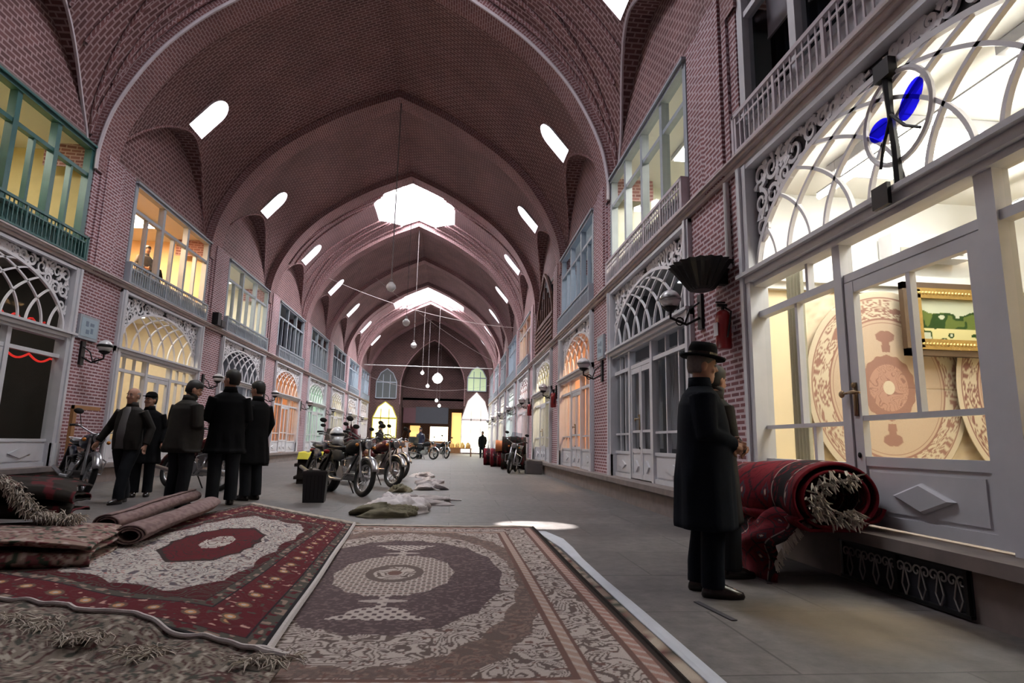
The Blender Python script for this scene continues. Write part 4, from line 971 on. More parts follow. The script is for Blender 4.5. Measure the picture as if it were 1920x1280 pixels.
for i, (cx, cy, lb) in enumerate(((4.6, 5.3, 'far'), (4.6, 3.2, 'near'))):
    t = thing('ceiling_light', 'long glowing ceiling panel in the broad near shop, %s one' % ('farther' if lb == 'far' else 'nearer'), 'lamp', (cx, cy, z1 - 0.12))
    a = MB(); a.box((-0.55, -0.5, -0.01), (0.55, 0.5, 0.02)); a.build('diffuser', emis('shop lamp', (1, 0.95, 0.84), 30), t)
    b = MB(); b.box((-0.6, -0.55, 0), (0.6, 0.55, 0.1)); b.build('housing', M_WHITE, t)
# hanging oval carpets on the side wall, facing the window
def hanging(label, c, rx, rz, y, patf, tilt=0.0, group=None):
    t = thing('hanging_carpet', label, 'carpet', (c[0], y, c[1]), group=group)
    def pos(U, V):
        th = U * 2 * PI; r = V; x = np.cos(th) * r * rx; z = np.sin(th) * r * rz
        return np.stack([x, -0.02 - 0.03 * np.sin(x * 4 + 1) * 0.5 + 0 * x, z], -1)
    grid_sheet('pile', 220, 150, pos, patf, t, thick=0.01); return t
def pat_oval(U, V, c=(0.62, 0.48, 0.37), br=(0.34, 0.19, 0.155), cr=(0.72, 0.62, 0.48)):
    th = U * 2 * PI; r = V; X = np.cos(th) * r; Z = np.sin(th) * r; o = np.zeros(U.shape + (3,)); o[:] = c
    fl = floral(X * 1.2, Z * 1.6, 9, 5); 
    lob = 1 + 0.05 * np.abs(np.sin(th * 8))
    o = mixc(o, cr, ((r > 0.93)).astype(float)); bd = (r > 0.72) & (r < 0.92); o = mixc(o, cr, bd.astype(float)); o = mixc(o, br, (bd & (fl < 0.42)).astype(float))
    for a, b in ((0.92, 0.935), (0.70, 0.715), (0.66, 0.67)): o = mixc(o, br, ((r > a) & (r < b)).astype(float))
    m = r * lob < 0.34; o = mixc(o, br, m.astype(float)); o = mixc(o, (0.5, 0.30, 0.24), (m & (r < 0.24)).astype(float)); o = mixc(o, br, (m & (fl < 0.2)).astype(float)); o = mixc(o, cr, (r < 0.07).astype(float))
    pdn = (np.abs(X) < 0.05) & (np.abs(Z) > 0.36) & (np.abs(Z) < 0.58); pdn |= (np.sqrt((X / 0.12) ** 2 + ((np.abs(Z) - 0.52) / 0.06) ** 2) < 1); o = mixc(o, br, pdn.astype(float))
    return o * 0.7
hanging('round tan carpet with a brown medallion hung on the wall inside the near shop', (5.02, 1.66), 1.0, 1.15, 6.52, pat_oval)
hanging('oval carpet with a dark scalloped centre beside the round tan one in the near shop', (6.72, 1.66), 0.92, 1.15, 6.42, lambda U, V: pat_oval(U, V, c=(0.60, 0.45, 0.36), br=(0.24, 0.12, 0.105)))
t = thing('hanging_carpet', 'large plain beige rug backing hung flat behind the round carpets', 'carpet', (5.9, 6.58, 1.8))
grid_sheet('pile', 60, 40, lambda U, V: np.stack([(U - 0.5) * 3.9, 0 * U, (V - 0.5) * 2.0], -1), lambda U, V: pat_mottle(U * 4, V * 2, 1, 1, base=(0.66, 0.55, 0.40), c2=(0.55, 0.42, 0.30), c3=(0.6, 0.5, 0.38), c4_=(0.7, 0.6, 0.47)), t, thick=0.006)
# painting with gilt frame
t = thing('painting', 'gilt framed landscape painting hung above the round carpets in the near shop', 'painting', (5.76, 6.30, 2.45))
m = MB()
for a, b in (((-0.55, -0.05, -0.34), (-0.43, 0.03, 0.34)), ((0.43, -0.05, -0.34), (0.55, 0.03, 0.34)), ((-0.55, -0.05, 0.24), (0.55, 0.03, 0.36)), ((-0.55, -0.05, -0.36), (0.55, 0.03, -0.24))): m.box(a, b)
for i in range(26):
    for z in (-0.30, 0.30): m.ball((-0.52 + i * 0.0416, -0.05, z), 0.022, 0.015, 0.022, 6, 4)
m.build('frame', M_GOLD, t)
m = MB()
for a, b in (((-0.63, -0.03, -0.43), (-0.54, 0.04, 0.43)), ((0.54, -0.03, -0.43), (0.63, 0.04, 0.43)), ((-0.63, -0.03, 0.35), (0.63, 0.04, 0.43)), ((-0.63, -0.03, -0.43), (0.63, 0.04, -0.35))): m.box(a, b)
m.build('outer_frame', plain('dark walnut', (0.06, 0.035, 0.02), 0.5), t)
def land(U, V):
    o = np.zeros(U.shape + (3,)); o[:] = (0.55, 0.58, 0.45); n = vnoise(U * 9, V * 7, 3); hh = 0.55 + 0.35 * (vnoise(U * 5, V * 0, 7) - 0.3)
    o = o * 0.8; o = mixc(o, (0.02, 0.045, 0.012), ((V < hh) & (n > 0.25)).astype(float)); o = mixc(o, (0.09, 0.12, 0.03), ((V < hh) & (n > 0.6)).astype(float)); o = mixc(o, (0.55, 0.5, 0.25), ((V < 0.3) & (n > 0.4)).astype(float)); return o
grid_sheet('canvas', 90, 50, lambda U, V: np.stack([(U - 0.5) * 0.88, 0 * U, (V - 0.5) * 0.5], -1), land, t)
# curtain inside the glass
t = thing('curtain', 'pale cream curtain hanging inside the left light of the near shop', 'curtain', (XR + 0.42, 5.98, 0))
grid_sheet('fabric', 90, 8, lambda U, V: np.stack([0.02 * np.sin(U * 32), -U * 0.3, Z_SILL + 0.05 + V * 2.35], -1), lambda U, V: np.ones(U.shape + (3,)) * np.array([0.62, 0.60, 0.47]), t)
t = thing('wall_air_conditioner', 'white wall unit above the inner cornice of the near shop', 'air conditioner', (5.6, 6.5, 3.35))
m = MB(); m.box((-0.5, -0.16, -0.14), (0.5, 0.06, 0.14)); m.build('housing', M_WHITE, t); m = MB(); m.box((-0.4, -0.175, -0.09), (0.4, -0.155, -0.03)); m.build('outlet', plain('grey louvre', (0.3, 0.3, 0.28)), t)
# things glimpsed in other rooms
def hung_rug(side, k, label, x, w_, z0, z1, patf, depth=1.6):
    Mx = frame_of(side, k); t = thing('hanging_carpet', label, 'carpet', Mx @ Vector((x, depth, 0)), -PI / 2 if side == 'right' else PI / 2)
    grid_sheet('pile', 60, 90, lambda U, V: np.stack([(U - 0.5) * w_, 0.02 * np.sin(U * 9), z0 + V * (z1 - z0)], -1), patf, t, thick=0.01)
pr = lambda U, V: pat_red((U * 2 - 1) * 0.8, (V * 2 - 1) * 1.2, 0.8, 1.2)
pm = lambda U, V: pat_mottle(U * 2, V * 2, 1, 1, base=(0.5, 0.36, 0.28), c2=(0.35, 0.12, 0.1), c3=(0.3, 0.2, 0.15), c4_=(0.6, 0.5, 0.4))
for side, k, z, w_, x, pf, lb in (('left', 1, 0.5, 1.2, -1.2, pm, 'pinkish rug hung in the cream lit shop behind the men'), ('left', 1, 0.5, 1.0, 0.6, pr, 'red rug hung in the cream lit shop behind the men'),
        ('right', 1, 0.5, 1.1, -1.0, pm, 'rug hung at the right inside the orange lit shop'), ('right', 1, 0.5, 0.9, 1.0, pr, 'red rug hung inside the orange lit shop'),
        ('left', 3, 0.5, 1.2, 0.0, pm, 'rug hung inside the orange lit shop behind the bin'), ('left', 0, 0.5, 1.7, 0.9, lambda U, V: pat_medallion((U * 2 - 1), (V * 2 - 1) * 1.3, 1.0, 1.3, cream=(0.10, 0.095, 0.09), dark=(0.04, 0.035, 0.04)), 'dim rug standing inside the dark shop at the left edge')):
    hung_rug(side, k, lb, x, w_, z, 2.5, pf)
# grey curtains in the dark shop on the right
for i, x in enumerate((-1.45, -0.95, -0.3, 0.45, 1.15, 1.65)):
    Mx = frame_of('right', 0); t = thing('curtain', 'grey curtain panel behind the glass of the dark shop, %s from its left end' % ['first', 'second', 'third', 'fourth', 'fifth', 'sixth'][i], 'curtain', Mx @ Vector((x, 0.25, 0)), -PI / 2, group='grey curtains in the dark shop')
    grid_sheet('fabric', 40, 4, lambda U, V: np.stack([(U - 0.5) * 0.42, 0.025 * np.sin(U * 38), 0.9 + V * 1.6], -1), lambda U, V: np.ones(U.shape + (3,)) * np.array([0.34, 0.34, 0.36]), t)
Mx = frame_of('right', -1)
t = thing('roller_blind', 'white roller blind half lowered behind the dark upper window at the top right', 'blind', Mx @ Vector((-1.2, 0.22, 6.3)), -PI / 2)
m = MB(); m.tube([(-0.75, 0, 0), (0.75, 0, 0)], 0.035, 8); m.build('roller', M_WHITE, t); m = MB(); m.box((-0.72, -0.004, -0.75), (0.72, 0.004, 0)); m.box((-0.72, -0.012, -0.78), (0.72, 0.012, -0.75)); m.build('cloth', M_PLASTER, t)
t = thing('curtain', 'black curtain below the white blind in the dark upper window at the top right', 'curtain', Mx @ Vector((-0.2, 0.35, 0)), -PI / 2)
grid_sheet('fabric', 160, 6, lambda U, V: np.stack([(U - 0.5) * 3.8, 0.03 * np.sin(U * 120), 4.3 + V * 1.5], -1), lambda U, V: np.ones(U.shape + (3,)) * np.array([0.015, 0.018, 0.025]), t)
# framed picture and shelf upstairs right bay 0, garland in the left shop, dark pendants
Mx = frame_of('right', 0); t = thing('painting', 'brown framed picture upstairs behind the second window on the right', 'painting', Mx @ Vector((-0.2, 1.9, 5.3)), -PI / 2)
m = MB(); m.box((-0.45, 0, -0.4), (0.45, 0.05, 0.4)); m.build('frame', M_GOLD, t); m = MB(); m.box((-0.33, -0.02, -0.28), (0.33, 0.01, 0.28)); m.build('canvas', plain('brown canvas', (0.2, 0.14, 0.07), var=0.6), t)
Mx = frame_of('left', 0); m = MB(); pts = [Mx @ Vector((0.3 + i * 0.055, 0.12, 2.28 - 0.10 * abs(math.sin(i * 0.3 + 0.3)))) for i in range(32)]; m.tube(pts, 0.018, 6)
m.build('garland', emis('red neon', (1, 0.04, 0.03), 0.9), label='red glowing garland strung behind the glass of the dark left shop', cat='garland')
m = MB(); pts = [Mx @ Vector((0.2 + i * 0.055, 0.2, 2.86 + 0.05 * math.sin(i * 0.9))) for i in range(30)]; m.tube(pts, 0.02, 6)
m.build('garland', emis('red neon', (1, 0.04, 0.03), 0.35), label='dim red garland behind the fanlight of the dark left shop', cat='garland')

# ------------------------------------------------------------ scroll grille set in the near plinth
t = thing('iron_grille', 'wrought iron scroll grille set in the plinth below the near shop door', 'grille', (XR - 0.19, 3.85, 0), 0)
m = MB()
for y in (-0.55, 0.0, 0.55): m.box((-0.012, y - 0.012, 0.02), (0.012, y + 0.012, 0.29))
m.box((-0.014, -0.57, 0.27), (0.014, 0.57, 0.295)); m.box((-0.014, -0.57, 0.015), (0.014, 0.57, 0.035)); m.build('frame', M_IRON, t)
s = MB()
for i in range(8):
    c = -0.48 + i * 0.137
    for sg in (-1, 1):
        q = scroll_pts(0.035, 0.2, 0.04, PI, 1.1, -1, 16); s.tube([(0, c + sg * p[0], p[1]) for p in q], 0.006, 5)
        s.tube([(0, c, 0.03), (0, c + sg * 0.03, 0.10), (0, c + sg * 0.005, 0.2)], 0.006, 5)
s.build('scroll', plain('worn iron', (0.30, 0.28, 0.27), 0.6, 0.2), t)
m = MB(); m.box((XR - 0.178, 3.28, 0.02), (XR - 0.172, 4.42, 0.29)); m.build('backing', M_DARKB, t).matrix_parent_inverse = Matrix.Translation(t.location).inverted()

# ------------------------------------------------------------ lamps, pipes, plaques on the piers
def wall_lamp(side, yb, z, label, out=0.62):
    X = XR if side == 'right' else XL; sg = -1 if side == 'right' else 1
    t = thing('wall_lamp', label, 'lamp', (X, yb, z))
    m = MB(); m.box((0, -0.06, -0.25), (sg * 0.04, 0.06, 0.2)); m.tube([(sg * 0.03, 0, -0.1), (sg * out * 0.5, 0, -0.2), (sg * out, 0, -0.12), (sg * out, 0, 0)], 0.018, 6)
    m.tube([(sg * 0.03, 0, 0.1), (sg * out * 0.4, 0, 0.0), (sg * out * 0.55, 0, -0.18)], 0.012, 6); m.lathe([(0.03, -0.04), (0.09, 0.0), (0.1, 0.02)], (sg * out, 0, 0.0), 12)
    m.tube([(sg * 0.3 + 0.05 * math.cos(a * 0.7), 0, -0.16 + 0.05 * math.sin(a * 0.7)) for a in range(9)], 0.01, 5); m.build('bracket', M_IRON, t)
    g = MB(); g.ball((sg * out, 0, 0.12), 0.13, 0.13, 0.12, 16, 10); g.build('globe', M_GLOBE, t, smooth=True)
    c = MB(); c.lathe([(0.135, 0.1), (0.14, 0.13), (0.10, 0.19), (0.03, 0.24)], (sg * out, 0, 0.0), 16); c.build('cap', M_CHROME if side == 'right' else M_IRON, t, smooth=True)
    return t
def wl(k, side):
    who = {('right', 0): 'near right brick pier, above the hatted man', ('right', 1): 'second right brick pier', ('left', 1): 'near left brick pier, above the walking man'}.get((side, k))
    return 'iron bracket globe lamp on the ' + (who or '%s brick pier along the %s' % ((ORD[k] if side == 'right' else ORDL[k - 1]), side))
wall_lamp('right', YB(0) + 0.45, 2.66, wl(0, 'right'), 0.42)
for k in range(1, 8): wall_lamp('right', YB(k) - 0.1, 2.5, wl(k, 'right'), 0.42)
for k in range(1, 8): wall_lamp('left', YB(k) - 0.35, 2.48, wl(k, 'left'), 0.42)
# dark fluted bowl on the near pier, pipe, extinguisher
t = thing('wall_lamp', 'dark fluted metal bowl fixed to the near brick pier below the white pipe', 'wall lamp', (XR, YB(0) - 0.25, 3.0))
m = MB(); V = []; F = []; n = 40
rings = []
for r, z in ((0.10, -0.28), (0.14, -0.26), (0.30, -0.02), (0.34, 0.02), (0.31, 0.02), (0.12, -0.22)):
    rings.append([((r * (1 + (0.09 if i % 2 else -0.03) * (r > 0.13)) * math.cos(2 * PI * i / n)) - 0.30, r * (1 + (0.09 if i % 2 else -0.03) * (r > 0.13)) * math.sin(2 * PI * i / n) * 1.15, z) for i in range(n)])
m.loft(rings); m.build('bowl', M_IRON, t); m = MB(); m.box((-0.1, -0.05, -0.2), (0.0, 0.05, -0.05)); m.tube([(0, 0.1, -0.1), (-0.25, 0, -0.12)], 0.02, 6); m.build('bracket', M_IRON, t)
m = MB(); m.tube([(XR - 0.04, YB(0) - 0.42, 2.95), (XR - 0.04, YB(0) - 0.42, 3.98)], 0.035, 10); m.build('conduit_pipe', M_PIPE, label='white vertical pipe running down the near right brick pier', cat='pipe')
def extinguisher(k, label):
    t = thing('fire_extinguisher', label, 'fire extinguisher', (XR - 0.12, YB(k) - (0.38 if k == 0 else 0.2), 2.02))
    m = MB(); m.lathe([(0.05, 0), (0.085, 0.01), (0.088, 0.36), (0.07, 0.42), (0.03, 0.45)], (0, 0, 0), 16); m.build('cylinder', M_RED, t, smooth=True)
    m = MB(); m.lathe([(0.02, 0.44), (0.022, 0.5)], (0, 0, 0), 8); m.box((-0.07, -0.015, 0.49), (0.05, 0.015, 0.52)); m.box((-0.08, -0.012, 0.53), (0.03, 0.012, 0.545)); m.build('valve', M_IRON, t)
    m = MB(); m.tube([(0.03, 0, 0.48), (0.06, -0.08, 0.42), (0.02, -0.11, 0.25), (0.0, -0.10, 0.12)], 0.012, 6); m.build('hose', M_BLACK, t)
    m = MB(); m.box((-0.09, -0.05, 0.15), (-0.085, 0.05, 0.3)); m.box((0.08, -0.04, 0.2), (0.122, 0.04, 0.26)); m.build('bracket', M_WHITE, t)
extinguisher(0, 'red fire extinguisher hung on the near brick pier right of the hatted man')
extinguisher(2, 'red fire extinguisher on the far side of the orange lit shop'); extinguisher(3, 'small red fire extinguisher farther along beyond the cream yellow shop')
def plaque(side, y, z, w_, h_, label):
    X = XR if side == 'right' else XL; sg = -1 if side == 'right' else 1; t = thing('wall_sign', label, 'sign', (X, y, z))
    m = MB(); m.box((0, -w_ / 2, -h_ / 2), (sg * 0.05, w_ / 2, h_ / 2)); m.build('frame', M_BALC, t); m = MB(); m.box((sg * 0.05, -w_ / 2 + 0.05, -h_ / 2 + 0.05), (sg * 0.055, w_ / 2 - 0.05, h_ / 2 - 0.05)); m.build('face', plain('pale blue sign face', (0.34, 0.46, 0.54), 0.4), t)
    m = MB(); 
    for a, b, c, d in ((-.12, .02, -.04, .12), (.02, .04, .14, .1), (-.1, -.12, .0, -.04), (.05, -.1, .12, .0)): m.box((sg * 0.055, a, b), (sg * 0.058, c, d))
    m.build('marking', plain('blue grey ink', (0.16, 0.22, 0.30)), t)
plaque('left', YB(1) - 0.28, 2.95, 0.62, 0.46, 'small framed pale blue plaque on the near left brick pier')
plaque('right', YB(1) - 0.05, 2.98, 0.55, 0.5, 'small framed pale blue plaque on the second right brick pier')
# dark tripods of cable boxes on the left cornice
t = thing('cornice_box', 'small dark metal boxes standing on the left cornice by the second pier', 'box', (XL + 0.12, YB(2) - 0.1, Z_CORN + 0.08))
m = MB(); m.box((-0.1, -0.2, 0), (0.12, 0.05, 0.36)); m.box((-0.1, 0.1, 0), (0.12, 0.42, 0.2)); m.build('housing', M_IRON, t)

# ------------------------------------------------------------ pendants and tie rods
def pendant(y, z, r, label, lit=0.0, x=CX, ztop=11.42, cable=0.012):
    t = thing('pendant_lamp', label, 'pendant lamp', (x, y, z))
    m = MB(); m.tube([(0, 0, r + 0.02), (0, 0, ztop - z)], cable, 5); m.lathe([(0.05, r * 0.85), (0.06, r + 0.04), (0.03, r + 0.1)], n=10); m.build('cable', M_CABLE, t)
    g = MB(); g.lathe([(0.02, -r), (r * 0.6, -r * 0.8), (r, -r * 0.2), (r * 0.95, r * 0.3), (r * 0.5, r * 0.85), (0.05, r)], n=16); g.build('globe', emis('lit globe', (1, 0.97, 0.92), lit) if lit else M_GLOBE, t, smooth=True)
ys = [YB(k) - 0.43 for k in range(2, 9)]
pendant(ys[0], 5.45, 0.15, 'clear globe pendant on a long cable, nearest one under the vault', x=CX + 0.02, cable=0.02)
pendant(ys[1], 5.5, 0.15, 'second globe pendant hanging beyond the first skylight arch', x=CX + 0.05, ztop=11.42)
pendant(ys[2], 5.5, 0.15, 'third globe pendant along the vault')
pendant(43.0, 5.4, 0.36, 'large brightly lit lantern hanging before the end wall', 16, x=-1.15, ztop=12.74)
for i, (x, y, z) in enumerate(((-2.4, 46, 6.1), (-2.0, 47, 5.2), (-1.35, 50, 4.3), (-1.15, 52, 4.0))):
    pendant(y, z, 0.13, 'small lit bulb pendant in the far passage, %s from top' % ['first', 'second', 'third', 'lowest'][i], 14, x=x, ztop=11.75)
m = MB(); m.tube([(XL + 0.1, 47.3, 6.75), (XR - 0.1, 47.3, 6.75)], 0.035, 6); m.build('tie_rod', M_PIPE, label='thin horizontal tie rod spanning the far vault', cat='tie rod')
for i, (a, b, s_) in enumerate((((XL + 0.2, 28.7, 8.9), (XR - 0.3, 28.6, 6.5), 0.5), ((-4.6, 33.5, 10.0), (XR - 0.2, 40.0, 6.2), 0.3), ((XL + 0.1, 43.2, 5.8), (XR - 0.1, 43.6, 5.2), 0.9))):
    m = MB(); A, B = Vector(a), Vector(b); m.tube([A.lerp(B, t / 16) - Vector((0, 0, s_ * 4 * (t / 16) * (1 - t / 16))) for t in range(17)], 0.013, 4)
    m.build('cable', M_CORN, label=['thin cable sagging across the vault after the skylight', 'thin diagonal cable farther along the vault', 'slack cable across the far passage'][i], cat='cable')

# ------------------------------------------------------------ end wall with portal
YE = YB(KMAX + 1) - 0.3
yel = emis('yellow shop glow', (1, 0.86, 0.38), 3.2); bright = emis('pale shop glow', (1, 0.96, 0.72), 5.0); orang = emis('orange shop glow', (1, 0.55, 0.18), 2.2)
m = MB()
pw = 2.72
pc = -1.76
def parch(hw_, zs_, zt_, n=10): return [(pc + hw_, zs_)] + [(pc + hw_ * (1 - (i / n)) ** 0.75 * (1 if i < n else 0), zs_ + (zt_ - zs_) * (i / n) ** 0.62) for i in range(1, n)] + [(pc, zt_)]
ra = parch(pw, 6.0, 9.6)
# wall faces either side of the portal and above it
for sg in (-1, 1):
    pts = [(pc + sg * (x - pc), z) for x, z in ra]; xe = CX + sg * 7.5
    allp = [(pc + sg * pw, 0)] + pts
    for a, b in zip(allp, allp[1:]):
        q = [(a[0], YE, a[1]), (xe, YE, a[1]), (xe, YE, b[1]), (b[0], YE, b[1])]; m.face(q)
        m.face([(a[0], YE, a[1]), (b[0], YE, b[1]), (b[0], YE + 3.0, b[1]), (a[0], YE + 3.0, a[1])])
    m.face([(pc, YE, 9.6), (xe, YE, 9.6), (xe, YE, 14), (pc, YE, 14)])
m.face([(pc - pw, YE + 3, 3.9), (pc + pw, YE + 3, 3.9), (pc + pw, YE + 3, 10), (pc - pw, YE + 3, 10)])
m.box((pc - pw - 3.5, YE + 6.9, 0), (pc + pw + 3.5, YE + 7.1, 5)); m.box((pc - pw - 0.3, YE + 3, 0), (pc - pw, YE + 7, 5)); m.box((pc + pw, YE + 3, 0), (pc + pw + .3, YE + 7, 5)); m.box((pc - pw - .3, YE + 3, 4.6), (pc + pw + .3, YE + 7, 4.8))
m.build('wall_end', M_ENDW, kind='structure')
m = MB(); m.tube([(pc - pw, YE - 0.03, 4)] + [(2 * pc - x, YE - 0.03, z) for x, z in ra] + [(x, YE - 0.03, z) for x, z in ra[::-1][1:]] + [(pc + pw, YE - 0.03, 4)], 0.05, 5); m.build('trim_4', M_RIB, kind='structure')
def lit_arch(cx, w_, z0, z1, mt, name, label, y=YE - 0.06, frame=M_BALC):
    t = thing(name, label, 'shopfront' if name == 'shopfront' else 'window', (cx, y, z0)); m = MB(); h_ = z1 - z0
    po = [(-w_ / 2, 0), (w_ / 2, 0), (w_ / 2, h_ * 0.55), (w_ * 0.3, h_ * 0.85), (0, h_), (-w_ * 0.3, h_ * 0.85), (-w_ / 2, h_ * 0.55)]
    m.prism(po, 0, 0.03); m.build('glass', mt, t); f = MB()
    for i in range(len(po)):
        a, b = po[i], po[(i + 1) % len(po)]; f.tube([(a[0], -0.03, a[1]), (b[0], -0.03, b[1])], 0.05, 4)
    for q in (-0.17, 0.17): f.box((q * w_ - 0.03, -0.04, 0), (q * w_ + 0.03, 0, h_ * 0.8))
    f.box((-w_ / 2, -0.04, h_ * 0.52), (w_ / 2, 0, h_ * 0.56)); f.build('frame', frame, t)
lit_arch(-5.65, 2.0, 1.2, 4.2, yel, 'shopfront', 'yellow glowing arched shopfront in the end wall, left of the portal', frame=M_YEL)
lit_arch(-5.65, 1.7, 4.5, 7.0, plain('dim pane', (0.10, 0.11, 0.11), 0.3), 'arched_window', 'dark arched window high on the end wall, left side')
lit_arch(2.0, 2.4, 0.1, 5.2, bright, 'shopfront', 'blazing pale yellow shopfront in the end wall, right of the portal', frame=M_PLASTER)
lit_arch(2.0, 1.6, 5.3, 7.4, emis('green pane', (0.6, 0.75, 0.45), 0.5), 'arched_window', 'greenish arched window high on the end wall, right side')
t = thing('fascia_board', 'dark grey signboard across the portal in the end wall', 'board', (pc, YE + 2.9, 3.3)); m = MB(); m.box((-1.5, 0, -0.75), (1.4, 0.06, 0.7)); m.build('board', plain('slate board', (0.06, 0.065, 0.08)), t); m = MB(); m.box((-2.6, 0, -0.75), (-1.5, 0.08, 0.6)); m.build('side_board', plain('mauve board', (0.12, 0.05, 0.06)), t)
for i, (cx, w_, z0, z1, mt, lb) in enumerate(((-3.3, 0.9, 0.9, 2.35, orang, 'orange lit stall at the left inside the portal'), (-1.15, 1.6, 1.0, 2.3, bright, 'pale lit stall in the middle of the portal'), (0.4, 0.85, 0.5, 3.6, orang, 'orange lit stall at the right inside the portal'))):
    t = thing('market_stall', lb, 'stall', (cx, YE + 3.6, 0)); m = MB(); m.box((-w_ / 2, 0.2, z0), (w_ / 2, 0.24, z1)); m.build('lit_back', mt, t); m = MB(); m.box((-w_ / 2, -0.3, 0), (w_ / 2, 0.24, z0)); m.box((-w_ / 2 - .06, -0.3, 0), (-w_ / 2, 0.24, z1)); m.box((w_ / 2, -0.3, 0), (w_ / 2 + .06, 0.24, z1)); m.build('counter', M_WOOD, t)

# ------------------------------------------------------------ people
def ring(cx, cy, z, rx, ry, n=20): return [(cx + rx * math.cos(2 * PI * i / n), cy + ry * math.sin(2 * PI * i / n), z) for i in range(n)]
def person(label, loc, heading, height, outer=M_COATB, hem=0.47, trou=M_TROU, hair=M_HAIR, hat=None, head_yaw=0, head_pitch=0, arms=None, feet=((0, 0.0), (0, 0.0)),
           belly=0.0, front=None, beard=False, bald=False, vox=0.009, lean=0.0, group=None, bag=None, glasses=False, bulk=1.0):
    t = thing('person', label, 'person', loc, math.radians(heading), scale=height / 1.755, group=group)
    arms = arms or (((-0.25, -0.03, 1.13), (-0.24, 0.06, 0.88)), ((0.25, -0.03, 1.13), (0.24, 0.06, 0.88)))
    L = Matrix.Translation((0, 0, 0.95)) @ Matrix.Rotation(-math.radians(lean), 4, 'X') @ Matrix.Translation((0, 0, -0.95))
    HM = L @ Matrix.Translation((0, 0, 1.52)) @ Matrix.Rotation(math.radians(head_yaw), 4, 'Z') @ Matrix.Rotation(-math.radians(head_pitch), 4, 'X') @ Matrix.Translation((0, 0, -1.52))
    b = MB()
    b.loft([ring(0, cy, z, rx, ry) for z, rx, ry, cy in ((1.505, 0.03, 0.03, 0.06), (1.52, 0.046, 0.055, 0.042), (1.55, 0.060, 0.078, 0.022), (1.59, 0.070, 0.090, 0.008), (1.635, 0.076, 0.097, 0.0), (1.68, 0.078, 0.100, -0.004), (1.715, 0.068, 0.088, -0.006), (1.742, 0.045, 0.058, -0.006), (1.755, 0.012, 0.015, -0.006))], M=HM)
    b.tube([(0, 0.088, 1.65), (0, 0.104, 1.625), (0, 0.112, 1.598)], [0.010, 0.013, 0.019], 8, M=HM); b.ball((0, 0.090, 1.563), 0.024, 0.012, 0.008, M=HM); b.ball((0, 0.082, 1.664), 0.045, 0.018, 0.010, M=HM); b.ball((0, 0.078, 1.525), 0.025, 0.02, 0.018, M=HM)
    for s in (-1, 1): b.ball((s * 0.079, -0.004, 1.622), 0.012, 0.024, 0.034, M=HM); b.ball((s * 0.04, 0.07, 1.60), 0.024, 0.022, 0.022, M=HM)
    b.tube([(0, -0.005, 1.36), (0, -0.01, 1.46), (0, 0.005, 1.56)], [0.075, 0.058, 0.056], 14, M=L)
    b.loft([ring(0, 0, z, rx, ry) for z, rx, ry in ((0.86, 0.13, 0.09), (0.95, 0.155, 0.105), (1.1, 0.145, 0.10), (1.3, 0.17, 0.105), (1.40, 0.165, 0.085), (1.45, 0.08, 0.06))], M=L)
    for i, s in enumerate((-1, 1)):
        sh = L @ Vector((s * 0.18, -0.01, 1.39)); el, wr = Vector(arms[i][0]), Vector(arms[i][1])
        b.tube([sh, sh.lerp(el, 0.5), el, el.lerp(wr, 0.5), wr], [0.05, 0.045, 0.038, 0.036, 0.026], 10)
        d = (wr - el).normalized(); sd = d.cross(Vector((s, 0, 0))); sd = sd.normalized() if sd.length > 0.2 else Vector((0, 1, 0)); nn = d.cross(sd)
        palm = wr + d * 0.05; b.tube([wr, palm + sd * 0.0, palm + d * 0.035], [0.026, 0.03, 0.028], 8, flat=1)
        for f in range(4):
            o_ = sd * (0.036 - f * 0.024); ln = (0.062, 0.072, 0.068, 0.052)[f]; base = wr + d * 0.075 + o_ * 0.9; crl = nn * (-s) * -1
            b.tube([base - d * 0.03, base + d * ln * 0.5 + crl * 0.006, base + d * ln + crl * 0.022], [0.011, 0.0095, 0.008], 6)
        b.tube([wr + d * 0.02 + sd * 0.02, wr + d * 0.05 + sd * 0.055, wr + d * 0.085 + sd * 0.062], [0.013, 0.011, 0.009], 6)
        fx = s * 0.10 + feet[i][0]; fy = feet[i][1]; lift = feet[i][2] if len(feet[i]) > 2 else 0
        b.tube([(s * 0.09, 0, 0.92), (s * 0.10 + feet[i][0] * 0.5, fy * 0.5 + 0.02, 0.50), (fx, fy - 0.02, 0.09 + lift)], [0.085, 0.055, 0.038], 10); b.tube([(fx, fy - 0.03, 0.06 + lift), (fx, fy + 0.14, 0.04 + lift)], [0.036, 0.03], 8)
    bo = b.build('body', M_SKIN, t, smooth=True); solid_remesh(bo, vox, 2)
    e = MB()
    for s in (-1, 1): e.ball((s * 0.031, 0.086, 1.638), 0.014, 0.010, 0.008, M=HM)
    e.build('eye', M_EYE, t, smooth=True)
    h = MB()
    for s in (-1, 1): h.tube([(s * 0.012, 0.097, 1.658), (s * 0.03, 0.097, 1.664), (s * 0.052, 0.088, 1.656)], [0.004, 0.006, 0.003], 5, M=HM)
    if bald: rg = ((1.585, 0.074, 0.085, -0.016), (1.62, 0.082, 0.096, -0.016), (1.66, 0.084, 0.098, -0.02), (1.685, 0.078, 0.088, -0.026))
    else: rg = ((1.565, 0.060, 0.06, -0.036), (1.60, 0.078, 0.082, -0.026), (1.64, 0.085, 0.094, -0.020), (1.68, 0.088, 0.104, -0.012), (1.725, 0.078, 0.102, -0.004), (1.758, 0.052, 0.070, -0.004), (1.776, 0.015, 0.02, -0.006))
    h.loft([ring(0, cy, z, rx, ry) for z, rx, ry, cy in rg], M=HM)
